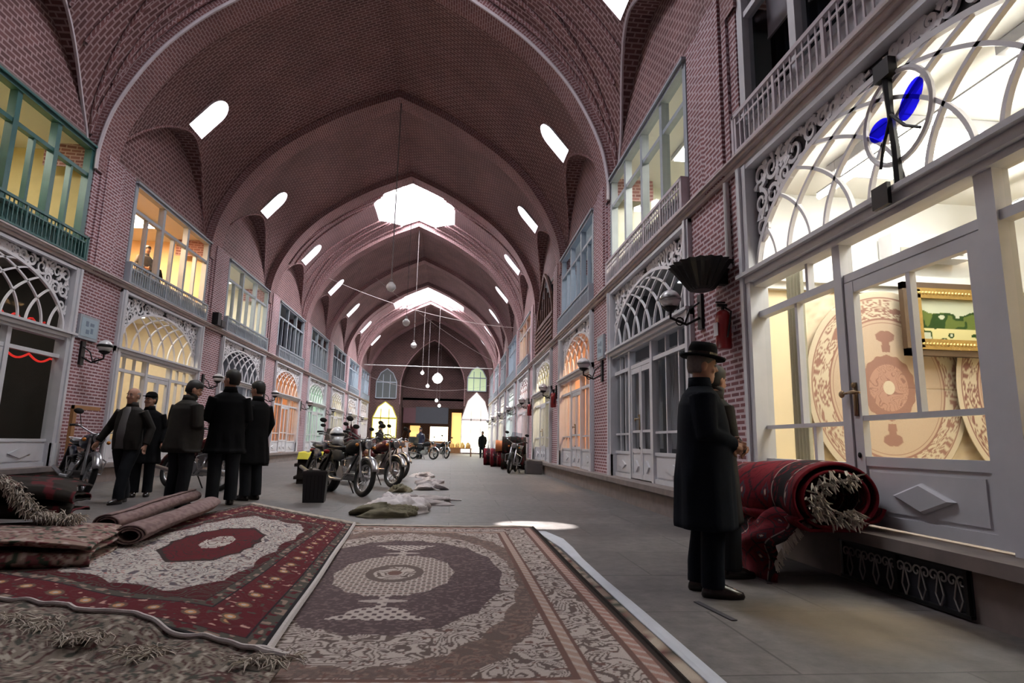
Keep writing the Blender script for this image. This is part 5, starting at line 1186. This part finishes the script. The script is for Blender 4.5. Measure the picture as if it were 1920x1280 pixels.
    if beard:
        h.loft([ring(0, cy, z, rx, ry) for z, rx, ry, cy in ((1.495, 0.025, 0.025, 0.06), (1.515, 0.052, 0.062, 0.040), (1.55, 0.067, 0.084, 0.018), (1.572, 0.072, 0.088, 0.006))], M=HM); h.ball((0, 0.097, 1.58), 0.03, 0.012, 0.008, M=HM)
    h.build('hair', hair, t, smooth=True)
    if hat == 'fedora':
        q = MB(); q.lathe([(0.088, 1.685), (0.094, 1.70), (0.092, 1.76), (0.080, 1.80), (0.05, 1.805), (0.01, 1.79)], (0, -0.005, 0), 24, M=HM, sx=0.98, sy=1.16)
        q.lathe([(0.085, 1.69), (0.15, 1.682), (0.156, 1.70), (0.15, 1.694), (0.088, 1.702)], (0, -0.002, 0), 28, M=HM, sx=0.93, sy=1.10); ho = q.build('hat', M_COATB, t, smooth=True)
        q = MB(); q.lathe([(0.0935, 1.70), (0.0965, 1.70), (0.0955, 1.728), (0.0925, 1.728)], (0, -0.005, 0), 24, M=HM, sx=0.98, sy=1.16); q.build('band', M_SHOE, ho)
    elif hat == 'cap':
        q = MB(); q.lathe([(0.087, 1.675), (0.09, 1.70), (0.082, 1.745), (0.05, 1.778), (0.01, 1.785)], (0, -0.006, 0), 20, M=HM, sy=1.16); q.lathe([(0.05, 1.70), (0.075, 1.695), (0.07, 1.705)], (0, 0.085, 0), 16, M=HM); q.build('hat', M_COATB, t, smooth=True)
    c = MB(); bl = belly
    rings_ = [(1.485, 0.068, 0.07, 0), (1.47, 0.085, 0.082, -0.004), (1.445, 0.13, 0.092, -0.006), (1.41, 0.185, 0.112, -0.006), (1.33, 0.222, 0.132, -0.004), (1.2, 0.222, 0.14 + bl * 0.4, bl * 0.3), (1.05, 0.215, 0.138 + bl, bl * 0.6), (0.95, 0.22, 0.145 + bl, bl * 0.5)]
    if hem < 0.8: rings_ += [(0.8, 0.235, 0.155 + bl * 0.8, 0.0), ((0.8 + hem) / 2, 0.245, 0.165 + bl * 0.5, 0.0), (hem + 0.03, 0.262, 0.18, 0.0), (hem, 0.258, 0.176, 0)]
    else: rings_ += [(hem, 0.21, 0.14 + bl, bl * 0.4)]
    rings_ = [(z, rx * (1 + (bulk - 1) * min(1, (1.485 - z) * 9)), ry * (1 + (bulk - 1) * min(1, (1.485 - z) * 9)), cy) for z, rx, ry, cy in rings_]
    LL = lambda z: L if z > 0.95 else Matrix.Identity(4)
    rg2 = []
    for z, rx, ry, cy in rings_:
        wv = 0.010 if z < 0.9 else 0.0
        rg2.append([tuple(LL(z) @ Vector(((rx + wv * math.sin(7 * a)) * math.cos(a), cy + (ry + wv * math.cos(9 * a)) * math.sin(a), z))) for a in [2 * PI * i / 36 for i in range(36)]])
    c.loft(rg2)
    for i, s in enumerate((-1, 1)):
        sh = L @ Vector((s * 0.175, -0.01, 1.385)); el, wr = Vector(arms[i][0]), Vector(arms[i][1])
        c.tube([sh, sh.lerp(el, 0.5), el, el.lerp(wr, 0.5), el.lerp(wr, 0.97)], [q * bulk for q in (0.086, 0.076, 0.067, 0.060, 0.052)], 12)
    co = c.build('coat', outer, t, smooth=True); solid_remesh(co, max(vox, 0.011), 3)
    cl = MB(); cl.loft([ring(0, -0.006, z, rx, ry, 24) for z, rx, ry in ((1.44, 0.105, 0.088), (1.50, 0.082, 0.084), (1.535, 0.078, 0.082), (1.50, 0.068, 0.07))], M=L); cl.build('collar', outer, co, smooth=True)
    if front:
        f = MB(); rg3 = []
        for z, wd in ((1.46, 0.04), (1.40, 0.07), (1.2, 0.10), (1.05, 0.115), (hem + 0.02, 0.12)):
            yy = np.interp(-z, [-1.46, -1.40, -1.2, -1.05, -hem], [0.088, 0.115, 0.143 + bl * 0.7, 0.142 + bl * 1.6, 0.146 + bl * 1.4]); rg3.append([(x, yy - abs(x) * abs(x) * 3.2 + dy, z) for x, dy in ((-wd, 0.0), (-wd / 2, 0.006), (0, 0.008), (wd / 2, 0.006), (wd, 0.0), (wd, -0.03), (-wd, -0.03))])
        f.loft(rg3, M=L); f.build('sweater', front, t, smooth=True)
    tr = MB()
    for i, s in enumerate((-1, 1)):
        fx = s * 0.10 + feet[i][0]; fy = feet[i][1]; lift = feet[i][2] if len(feet[i]) > 2 else 0
        tr.tube([(s * 0.085, 0, 0.96), (s * 0.10, 0.01, 0.78), (s * 0.10 + feet[i][0] * 0.5, fy * 0.5 + 0.025, 0.50), (fx, fy - 0.01, 0.2 + lift), (fx, fy - 0.01, 0.065 + lift)], [0.115, 0.11, 0.087, 0.08, 0.082], 14)
    tr.loft([ring(0, 0, z, rx, ry) for z, rx, ry in ((0.84, 0.17, 0.12), (0.95, 0.19, 0.13), (1.02, 0.18, 0.125))]); to = tr.build('trousers', trou, t, smooth=True); solid_remesh(to, max(vox, 0.011), 3)
    for i, s in enumerate((-1, 1)):
        fx = s * 0.10 + feet[i][0]; fy = feet[i][1]; lift = feet[i][2] if len(feet[i]) > 2 else 0
        sh = MB(); sh.loft([[(fx + rx * math.cos(a), fy + 0.055 + ry * math.sin(a) + dy, z + lift) for a in [2 * PI * q / 20 for q in range(20)]] for z, rx, ry, dy in ((0.0, 0.046, 0.138, 0), (0.018, 0.052, 0.146, 0), (0.045, 0.050, 0.138, -0.004), (0.07, 0.042, 0.10, -0.03), (0.10, 0.036, 0.055, -0.07), (0.11, 0.03, 0.045, -0.07))]); sh.build('shoe', M_SHOE, t, smooth=True)
    if bag:
        g = MB(); p = Vector(arms[1][1]); g.loft([ring(p.x + 0.02, p.y, p.z - dz, rx, ry, 14) for dz, rx, ry in ((0.06, 0.02, 0.05), (0.12, 0.05, 0.1), (0.3, 0.07, 0.13), (0.4, 0.06, 0.11))]); g.build('bag', bag, t)
    if glasses: pass
    return t
hang = (((-0.26, -0.03, 1.13), (-0.25, 0.08, 0.89)), ((0.26, -0.03, 1.13), (0.25, 0.08, 0.89)))
infront = (((-0.25, -0.0, 1.12), (-0.07, 0.19, 1.06)), ((0.25, -0.0, 1.12), (0.07, 0.20, 1.04)))
behind = (((-0.27, -0.12, 1.15), (-0.10, -0.21, 0.98)), ((0.27, -0.12, 1.15), (0.10, -0.21, 0.96)))
pockets = (((-0.28, -0.07, 1.14), (-0.23, 0.09, 0.92)), ((0.28, -0.07, 1.14), (0.23, 0.09, 0.92)))
person('man in a long black overcoat and brimmed felt hat looking at the near shop window', (1.68, 3.95, 0), -106, 1.60, M_COATN, 0.46, M_COATN, M_GREYHAIR, hat='fedora', head_yaw=8, head_pitch=8, arms=infront, belly=0.02, bulk=1.22, vox=0.007, feet=((0, -0.03), (0, 0.04)))
person('man in dark coat mostly hidden behind the hatted man', (2.02, 4.50, 0), -85, 1.56, M_JACK, 0.44, M_TROU, M_HAIR, beard=True, head_pitch=10, head_yaw=20, arms=infront, vox=0.009, feet=((0.03, 0.02), (0.02, 0.05)))
person('balding man in an open dark jacket over grey sweater, walking toward the camera', (-4.55, 9.1, 0), 168, 1.60, M_JACK, 0.80, M_TROU, M_GREYHAIR, bald=True, front=M_SHIRT, arms=(((-0.29, -0.10, 1.13), (-0.30, 0.0, 0.87)), ((0.33, 0.0, 1.15), (0.42, 0.10, 0.92))), feet=((0.02, 0.16), (-0.02, -0.14, 0.0)), belly=0.03)
person('man in dark cap and coat half hidden behind the walking man', (-4.78, 10.1, 0), -160, 1.60, M_COATB, 0.55, M_TROU, M_HAIR, hat='cap', head_yaw=-40, arms=hang, vox=0.012)
person('heavy man in a dark brown jacket seen from behind, head bowed to the right', (-3.62, 8.62, 0), -28, 1.70, M_JACK, 0.74, M_TROU, M_HAIR, head_yaw=-35, head_pitch=18, arms=infront, belly=0.06, lean=5, beard=True, bulk=1.14)
person('tall man in a black coat seen from behind, face raised to the left', (-3.17, 8.95, 0), 22, 1.88, M_COATB, 0.66, M_TROU, M_HAIR, head_yaw=48, head_pitch=-4, arms=infront, feet=((0, 0), (0.02, 0.06)))
person('man in a black coat holding a dark bag, right of the tall man', (-3.03, 9.75, 0), 60, 1.80, M_COATB, 0.52, M_TROU, M_HAIR, head_yaw=15, head_pitch=6, arms=hang, bag=M_PLASTIC, vox=0.012)
Mx = frame_of('left', 1)
for x, y, hd, lb, mt in ((0.15, 0.7, -120, 'person with dark hair standing upstairs at the orange lit window, nearer one', M_SHIRT), (0.85, 0.75, 60, 'person in black leaning upstairs at the orange lit window, farther one', M_COATB)):
    p = Mx @ Vector((x, y, 0)); person(lb, (p.x, p.y, 4.22), hd, 1.42 if 'nearer' in lb else 1.32, mt, 0.8, M_TROU, M_HAIR, vox=0.014, arms=infront, lean=10)
# distant figures
person('distant person in dark clothes standing at the end on the right', (1.95, 38.5, 0), 160, 1.66, M_COATB, 0.7, M_TROU, M_HAIR, vox=0.018)
person('distant person in blue black clothes beside the far motorcycles', (-1.75, 34.6, 0), 150, 1.7, M_NAVY, 0.75, M_TROU, M_HAIR, vox=0.018)
person('distant person in a brown jacket standing left of the far carton', (-3.6, 31.2, 0), -120, 1.7, M_JACK, 0.75, M_TROU, M_HAIR, vox=0.018)

# ------------------------------------------------------------ motorcycles
def wheel(t, x, r, name='wheel'):
    m = MB(); m.tube([(x + (r - 0.045) * math.cos(2 * PI * i / 40), 0, r + (r - 0.045) * math.sin(2 * PI * i / 40)) for i in range(40)], 0.045, 10, closed=True); w_ = m.build('wheel', M_BLACK, t, smooth=True)
    m = MB(); m.tube([(x + (r - 0.085) * math.cos(2 * PI * i / 32), 0, r + (r - 0.085) * math.sin(2 * PI * i / 32)) for i in range(32)], 0.018, 6, closed=True); m.build('rim', M_CHROME, w_, smooth=True)
    m = MB(); m.tube([(x, -0.05, r), (x, 0.05, r)], 0.055, 14)
    for i in range(18):
        a = 2 * PI * i / 18; s = 0.03 if i % 2 else -0.03; m.tube([(x + 0.05 * math.cos(a + 0.4), s, r + 0.05 * math.sin(a + 0.4)), (x + (r - 0.09) * math.cos(a), 0, r + (r - 0.09) * math.sin(a))], 0.004, 4)
    m.build('spoke', M_CHROME, w_)
def fender(t, x, r, a0, a1, mat):
    m = MB(); n = 16; rg = []
    for i in range(n + 1):
        a = a0 + (a1 - a0) * i / n; rr_ = r + 0.035
        rg.append([(x + (rr_ + dz) * math.cos(a), dy, r + (rr_ + dz) * math.sin(a)) for dy, dz in ((-0.065, -0.04), (-0.06, 0.0), (-0.03, 0.022), (0, 0.028), (0.03, 0.022), (0.06, 0.0), (0.065, -0.04), (0.055, -0.04), (0.0, 0.012), (-0.055, -0.04))])
    m.loft(rg); m.build('fender', mat, t, smooth=True)
def motorcycle(label, loc, heading, paint=M_BLACK, seatmat=M_PLASTIC, lean=-9, screen=False, box=False, group=None, scale=1.0):
    t = thing('motorcycle', label, 'motorcycle', loc, 0, group=group, scale=scale)      # forward = +X
    t.rotation_euler = (math.radians(lean), 0, math.radians(heading))
    r = 0.31; wheel(t, 0.64, r); wheel(t, -0.64, r); fender(t, 0.64, r, 0.35, 2.4, M_CHROME if not screen else paint); fender(t, -0.64, r, 0.9, 3.1, paint)
    m = MB()
    for s in (-1, 1): m.tube([(0.64, s * 0.085, r), (0.53, s * 0.085, 0.62), (0.42, s * 0.085, 0.93)], [0.026, 0.022, 0.018], 8)
    m.box((0.38, -0.11, 0.88), (0.46, 0.11, 0.91)); m.build('fork', M_CHROME, t)
    m = MB(); m.tube([(0.28, -0.38, 1.03), (0.33, -0.28, 1.05), (0.41, -0.08, 0.95), (0.41, 0.08, 0.95), (0.33, 0.28, 1.05), (0.28, 0.38, 1.03)], 0.012, 8); hb = m.build('handlebar', M_CHROME, t)
    for s in (-1, 1):
        m = MB(); m.tube([(0.285, s * 0.38, 1.03), (0.32, s * 0.27, 1.052)], 0.019, 8); m.tube([(0.34, s * 0.35, 1.04), (0.37, s * 0.22, 1.04)], 0.006, 5); m.build('grip', M_BLACK, hb)
        m = MB(); m.tube([(0.34, s * 0.24, 1.05), (0.34, s * 0.30, 1.22)], 0.006, 5); m.ball((0.34, s * 0.33, 1.26), 0.015, 0.07, 0.045); m.build('mirror', M_IRON, hb)
        m = MB(); m.ball((0.47, s * 0.17, 0.84), 0.035, 0.03, 0.03); m.build('indicator', plain('amber lens', (0.6, 0.2, 0.02), 0.3) if 'amber lens' not in MATS else MATS['amber lens'], t, smooth=True)
    m = MB(); m.tube([(0.42, 0, 0.88), (0.50, 0, 0.88), (0.56, 0, 0.88)], [0.05, 0.088, 0.09], 18); hl = m.build('headlight', M_PLASTIC, t, smooth=True)
    m = MB(); m.ball((0.562, 0, 0.88), 0.022, 0.082, 0.082, 18, 10); m.build('lens', M_CHROME, hl, smooth=True)
    m = MB(); m.loft([[(x, ry * math.cos(a), z + rz * math.sin(a)) for a in [2 * PI * i / 18 for i in range(18)]] for x, ry, rz, z in ((0.36, 0.04, 0.05, 0.84), (0.31, 0.11, 0.10, 0.84), (0.18, 0.145, 0.125, 0.83), (0.02, 0.13, 0.105, 0.80), (-0.08, 0.08, 0.06, 0.78), (-0.10, 0.03, 0.03, 0.77))]); m.build('fuel_tank', paint, t, smooth=True)
    m = MB(); m.loft([[(x, ry * math.cos(a), z + rz * math.sin(a)) for a in [2 * PI * i / 14 for i in range(14)]] for x, ry, rz, z in ((-0.04, 0.08, 0.03, 0.80), (-0.12, 0.125, 0.05, 0.79), (-0.35, 0.14, 0.055, 0.79), (-0.62, 0.13, 0.055, 0.82), (-0.72, 0.06, 0.03, 0.83))]); m.build('seat', seatmat, t, smooth=True)
    m = MB()
    for s in (-1, 1): m.loft([[(x, s * 0.12 + 0.025 * math.cos(a), z + rz * math.sin(a)) for a in [2 * PI * i / 10 for i in range(10)]] for x, rz, z in ((0.0, 0.04, 0.62), (-0.12, 0.1, 0.64), (-0.3, 0.1, 0.66), (-0.42, 0.03, 0.70))])
    m.build('side_cover', paint, t, smooth=True)
    m = MB()
    for s in (-1, 1):
        m.tube([(0.38, 0, 0.86), (0.3, s * 0.05, 0.6), (0.18, s * 0.09, 0.3), (-0.1, s * 0.1, 0.28), (-0.25, s * 0.1, 0.42), (-0.3, s * 0.1, 0.70)], 0.016, 7); m.tube([(-0.2, s * 0.1, 0.36), (-0.64, s * 0.1, r)], 0.018, 7); m.tube([(-0.64, s * 0.12, r + 0.02), (-0.48, s * 0.12, 0.72)], [0.03, 0.028], 8)
        m.tube([(0.3, 0.0, 0.8), (-0.1, s * 0.08, 0.74), (-0.75, s * 0.09, 0.76)], 0.014, 6)
    m.build('frame', M_IRON, t)
    m = MB()
    for i in range(7): m.box((0.05, -0.1, 0.44 + i * 0.03), (0.22, 0.1, 0.455 + i * 0.03))
    m.box((0.07, -0.07, 0.42), (0.2, 0.07, 0.66)); m.tube([(0.0, -0.13, 0.36), (0.0, 0.13, 0.36)], 0.12, 16); m.box((-0.15, -0.1, 0.26), (0.2, 0.1, 0.42)); m.tube([(0.14, -0.12, 0.36), (0.14, 0.12, 0.36)], 0.08, 14); m.build('engine', M_ALU, t)
    m = MB(); m.tube([(0.24, -0.08, 0.56), (0.3, -0.14, 0.4), (0.16, -0.16, 0.24), (-0.2, -0.17, 0.24), (-0.35, -0.17, 0.28), (-0.9, -0.17, 0.36)], [0.02, 0.02, 0.02, 0.024, 0.04, 0.036], 10); m.build('exhaust', M_CHROME, t, smooth=True)
    m = MB()
    for s in (-1, 1): m.tube([(-0.5, s * 0.13, 0.84), (-0.85, s * 0.1, 0.88), (-0.9, 0, 0.88)], 0.009, 6)
    for i in range(3): m.tube([(-0.62 - i * 0.09, -0.12, 0.875), (-0.62 - i * 0.09, 0.12, 0.875)], 0.008, 6)
    m.build('rack', M_CHROME, t); m = MB(); m.ball((-0.9, 0, 0.72), 0.035, 0.07, 0.04); m.build('tail_light', M_RED, t, smooth=True)
    m = MB()
    for s in (-1, 1): m.tube([(0.26, 0, 0.36), (0.3, s * 0.24, 0.34), (0.24, s * 0.27, 0.55), (0.26, 0, 0.68)], 0.011, 6); m.tube([(-0.02, 0, 0.27), (-0.02, s * 0.24, 0.27)], 0.014, 6)
    m.build('crash_bar', M_CHROME, t); m = MB(); m.tube([(-0.1, 0.1, 0.28), (-0.06, 0.26, 0.02)], 0.012, 6); m.build('side_stand', M_IRON, t)
    if screen: m = MB(); m.loft([[(0.50 - abs(y) * 0.5, y, 0.98), (0.40 - abs(y) * 0.5, y * 0.8, 1.3), (0.41 - abs(y) * 0.5, y * 0.8, 1.3), (0.51 - abs(y) * 0.5, y, 0.98)] for y in (-0.2, -0.1, 0, 0.1, 0.2)]); m.build('windshield', GL_DIM, t)
    if box: m = MB(); m.box((-0.95, -0.2, 0.9), (-0.55, 0.2, 1.18)); m.build('top_box', M_PLASTIC, t)
    return t
motorcycle('black motorcycle with chrome forks nearest in the parked row, front wheel toward the camera', (-1.86, 11.0, 0.0), -52, M_BLACK)
motorcycle('black motorcycle carrying the white helmet, left of the nearest one behind the bin', (-2.48, 12.1, 0), -60, M_NAVY, screen=False)
motorcycle('dark red motorcycle behind the nearest one in the parked row', (-1.60, 13.1, 0), -48, M_DRED)
motorcycle('black motorcycle with raised mirrors, third deep in the parked row', (-2.5, 14.5, 0), -55, M_BLACK, box=True)
motorcycle('red and black motorcycle at the back of the parked row', (-1.7, 15.6, 0), -45, M_RED)
motorcycle('dark motorcycle at the far back left of the parked row', (-3.3, 16.4, 0), -70, M_BLACK)
motorcycle('dark motorcycle parked behind the walking man by the left pier', (-6.0, 10.5, 0), -48, M_NAVY)
motorcycle('dark motorcycle parked behind the cap wearing man, half hidden', (-4.6, 11.6, 0), -30, M_DRED)
motorcycle('dark motorcycle among the distant row, nearest of them', (-1.5, 33.3, 0), -30, M_BLACK, box=True)
motorcycle('navy motorcycle in the distant row, left one', (-3.2, 35.3, 0), -150, M_NAVY)
motorcycle('distant motorcycle at the right end of the far row', (-0.6, 35.6, 0), -60, M_BLACK)
motorcycle('silver and black motorcycle parked beside the carpet heap on the right', (2.0, 19.9, 0), -105, M_BLACK, screen=True)

# helmet, bin, yellow cloth
t = thing('helmet', 'white full face helmet hung on the handlebar of the left front motorcycle', 'helmet', (-2.10, 11.45, 1.02), math.radians(-60))
m = MB(); m.ball((0, 0, 0), 0.155, 0.135, 0.15, 22, 14); m.loft([ring(0.06, 0, z, 0.11, 0.1, 18) for z in (-0.16, -0.1, -0.04)]); m.build('shell', M_WHITEH, t, smooth=True)
m = MB(); m.ball((0.03, 0, 0.01), 0.138, 0.138, 0.06, 22, 10); m.build('visor', M_PLASTIC, t, smooth=True)
t = thing('waste_bin', 'black square bin standing at the left of the parked motorcycles', 'bin', (-2.03, 9.6, 0), 0.1)
m = MB(); m.loft([[(x * s, y * s, z) for x, y in ((-.17, -.17), (.17, -.17), (.17, .17), (-.17, .17))] for z, s in ((0, 0.9), (0.42, 1.0), (0.42, 1.07), (0.46, 1.07), (0.46, 0.95), (0.05, 0.85))]); m.build('body', M_PLASTIC, t)
m = MB(); [m.box((-.165 + i * .055, -0.172, 0.05), (-.155 + i * .055, -0.165, 0.4)) for i in range(1, 6)]; m.build('side_groove', M_IRON, t)
t = thing('wooden_crate', 'low crate covered by a yellow sheet left of the motorcycles', 'crate', (-2.95, 13.6, 0), 0.15)
m = MB(); m.box((-0.3, -0.3, 0), (0.3, 0.3, 0.62)); m.box((-0.36, -0.33, 0.1), (0.36, 0.33, 0.16)); m.box((-0.36, -0.33, 0.36), (0.36, 0.33, 0.42)); m.build('crate', M_DARKRUG, t)
grid_sheet('sheet', 40, 40, lambda U, V: np.stack([(U - 0.5) * 0.66, (V - 0.5) * 0.72, 0.64 + 0.03 * np.sin(U * 11) * np.sin(V * 9) - 0.12 * (np.maximum(np.abs(U - 0.5), np.abs(V - 0.5)) > 0.46)], -1), lambda U, V: np.ones(U.shape + (3,)) * np.array([0.62, 0.56, 0.08]), t, thick=0.01)
# sacks on the floor
def lump(label, name, cat, c, sx, sy, sz, rz, mat, seed, amp=0.25):
    t = thing(name, label, cat, c, rz); rr = random.Random(seed)
    m = MB(); n, k = 48, 20; V = []; F = []
    for j in range(k + 1):
        ph = PI / 2 * j / k
        for i in range(n):
            a = 2 * PI * i / n; q = float(vnoise(np.array(math.cos(a) * 2.2 + 5 + seed), np.array(math.sin(a) * 2.2 + ph * 1.6 + 5), seed)); q2 = float(vnoise(np.array(math.cos(a) * 6 + 9), np.array(math.sin(a) * 6 + ph * 5 + 9), seed + 1))
            f = 1 + amp * (q - 0.5) * 2 + 0.10 * (q2 - 0.5); V.append((sx * math.cos(ph) ** 0.7 * math.cos(a) * f, sy * math.cos(ph) ** 0.7 * math.sin(a) * f, sz * math.sin(ph) * (1 + 0.5 * (q2 - 0.5)) * f))
    for j in range(k):
        for i in range(n): F.append((j * n + i, j * n + (i + 1) % n, (j + 1) * n + (i + 1) % n, (j + 1) * n + i))
    m.idx(V, F + [tuple(range(n))[::-1]]); return m, t
m, t = lump('olive cloth sack slumped on the paving beyond the carpets, nearest of the sacks', 'sack', 'sack', (-0.78, 7.95, 0), 0.40, 0.24, 0.11, 0.1, M_SACKG, 3, 0.3); m.build('cloth', M_SACKG, t, smooth=True)
m, t = lump('pale white sack slumped over the olive one', 'sack', 'sack', (-0.66, 8.45, 0), 0.42, 0.42, 0.17, 0.6, M_SACK, 8, 0.28); m.build('cloth', M_SACK, t, smooth=True)
m, t = lump('flattened pale sack stretched out behind the white one', 'sack', 'sack', (-0.5, 9.5, 0), 0.62, 0.42, 0.09, 0.5, M_SACK, 12, 0.35); m.build('cloth', plain('greyish sack', (0.36, 0.32, 0.32), 0.85, var=0.25, bump=0.8), t, smooth=True)
m = MB(); m.tube([(0.45, 0.1, 0.04), (0.7, 0.2, 0.02), (0.85, 0.1, 0.015)], [0.07, 0.03, 0.02], 8, up=(0, 0, 1), flat=0.5); m.build('neck', M_SACK, t)
for i, (x, y, s, mt) in enumerate(((-0.35, 12.3, 0.24, M_SACK), (-0.45, 14.2, 0.26, M_SACK), (-0.9, 11.7, 0.2, M_SACKG), (-0.7, 16.5, 0.3, M_SACK))):
    m, t = lump('crumpled pale wrapping heap on the floor by the motorcycles, %s from the camera' % ['second', 'third', 'nearest', 'farthest'][i], 'crumpled_wrapping', 'wrapping', (x, y, 0), s * 1.2, s, 0.10, i, mt, 20 + i, 0.4); m.build('sheet', mt, t, smooth=True)
# white carton in the distance
t = thing('carton', 'tall white carton standing by the distant motorcycles on the left', 'carton', (-2.55, 30.5, 0), 0.1); m = MB(); m.box((-0.42, -0.3, 0), (0.42, 0.3, 1.05)); m.build('box', plain('white card', (0.62, 0.56, 0.54), 0.8), t); m = MB(); m.box((-0.42, -0.31, 0.9), (0.42, -0.3, 0.95)); m.build('tape', M_WOOD, t)
m, t = lump('dark red bundle piled behind the parked row, by the left shops', 'bundle', 'bundle', (-3.2, 19.6, 0), 0.5, 0.45, 1.0, 0.2, M_DRED, 31, 0.25); m.build('cloth', plain('wine cloth', (0.10, 0.02, 0.03), 0.9, var=0.5), t, smooth=True)
# carpet heap and bundles by the right hand shops
for i, (x, y, r_, L_, zz, rz, cm, lb) in enumerate(((2.0, 26.4, 0.42, 1.6, 0.0, 0.2, 'r', 'red rolled carpet bundle, farthest of the heap on the right'), (2.15, 24.6, 0.42, 1.5, 0.0, 0.1, 'r', 'red patterned carpet roll in the middle of the heap on the right'),
        (2.2, 24.2, 0.26, 1.2, 0.62, 0.0, 'o', 'orange cloth roll on top of the carpet heap on the right'), (2.3, 22.2, 0.38, 1.2, 0.55, 0.0, 'd', 'dark brown carpet roll on top of the right hand heap, nearest end'), (2.3, 22.2, 0.36, 1.3, 0.0, 0.0, 'd', 'dark carpet roll at the bottom of the right hand heap'))):
    pf = {'r': lambda U, V: pat_turk(V * 1.5, U * 2, 1, 1), 'o': lambda U, V: np.ones(U.shape + (3,)) * np.array([0.6, 0.22, 0.10]), 'd': drk}[cm]
    roll('rolled_carpet', lb, 'rolled carpet', (x - L_ * 0.36, y + 0.1, zz), (min(2.74, x + L_ * 0.36), y, zz), r_, 1.8, None, pf, 0.85, i)
t = thing('crate', 'grey crate on the floor beside the silver motorcycle on the right', 'crate', (2.62, 19.3, 0), 0.05)
m = MB(); 
for z in (0.0, 0.14, 0.28): m.box((-0.25, -0.2, z + 0.02), (0.25, 0.2, z + 0.12))
m.box((-0.24, -0.19, 0), (0.24, 0.19, 0.4)); m.build('body', plain('grey plastic', (0.13, 0.12, 0.12), 0.6), t)
t = thing('stall_table', 'small table of yellow goods in front of the end wall', 'table', (0.6, 42.0, 0)); m = MB(); m.box((-0.8, -0.4, 0.5), (0.8, 0.4, 0.56)); m.build('top', M_WOOD, t)
for a in (-0.75, 0.75):
    for b in (-0.35, 0.35): m = MB(); m.box((a - .03, b - .03, 0), (a + .03, b + .03, 0.5)); m.build('leg', M_WOOD, t)
for i in range(4): m, tt = lump('heap of golden goods on the small far table, %s from the left' % ['first', 'second', 'third', 'fourth'][i], 'goods_heap', 'goods', (0.05 + i * 0.37, 42.0, 0.56), 0.16, 0.2, 0.3, 0, M_GOLD, 60 + i, 0.2); m.build('heap', plain('golden goods', (0.55, 0.36, 0.1), 0.6), tt, smooth=True)
# wooden board and dark cabinet against the near left pier
t = thing('wooden_post', 'upright orange wooden board leaning on the near left pier', 'board', (XL + 0.28, 11.62, 0)); m = MB(); m.box((-0.03, -0.05, 0), (0.03, 0.05, 1.45)); m.box((-0.02, -0.05, 1.38), (0.04, 0.75, 1.45)); m.build('board', M_WOOD, t)
t = thing('display_cabinet', 'dark low panel standing against the near left pier behind the wooden board', 'cabinet', (XL + 0.24, 12.1, 0)); m = MB(); m.box((-0.05, -0.36, 0), (0.05, 0.36, 0.72)); m.box((-0.06, -0.38, 0.68), (0.06, 0.38, 0.74)); m.build('panel', M_BROWNW, t)
# iron drain slots in the paving
for i, (x, y, rz, l) in enumerate(((2.3, 4.33, 1.15, 0.24), (1.55, 3.55, 1.7, 0.4))):
    m = MB(); m.box((-l / 2, -0.018, 0.001), (l / 2, 0.018, 0.006)); m.build('drain_slot', M_DARKB, loc=(x, y, 0), rot=(0, 0, rz), label=['short dark slot in the paving by the red bundle', 'dark slot in the paving in front of the hatted man'][i], cat='drain')
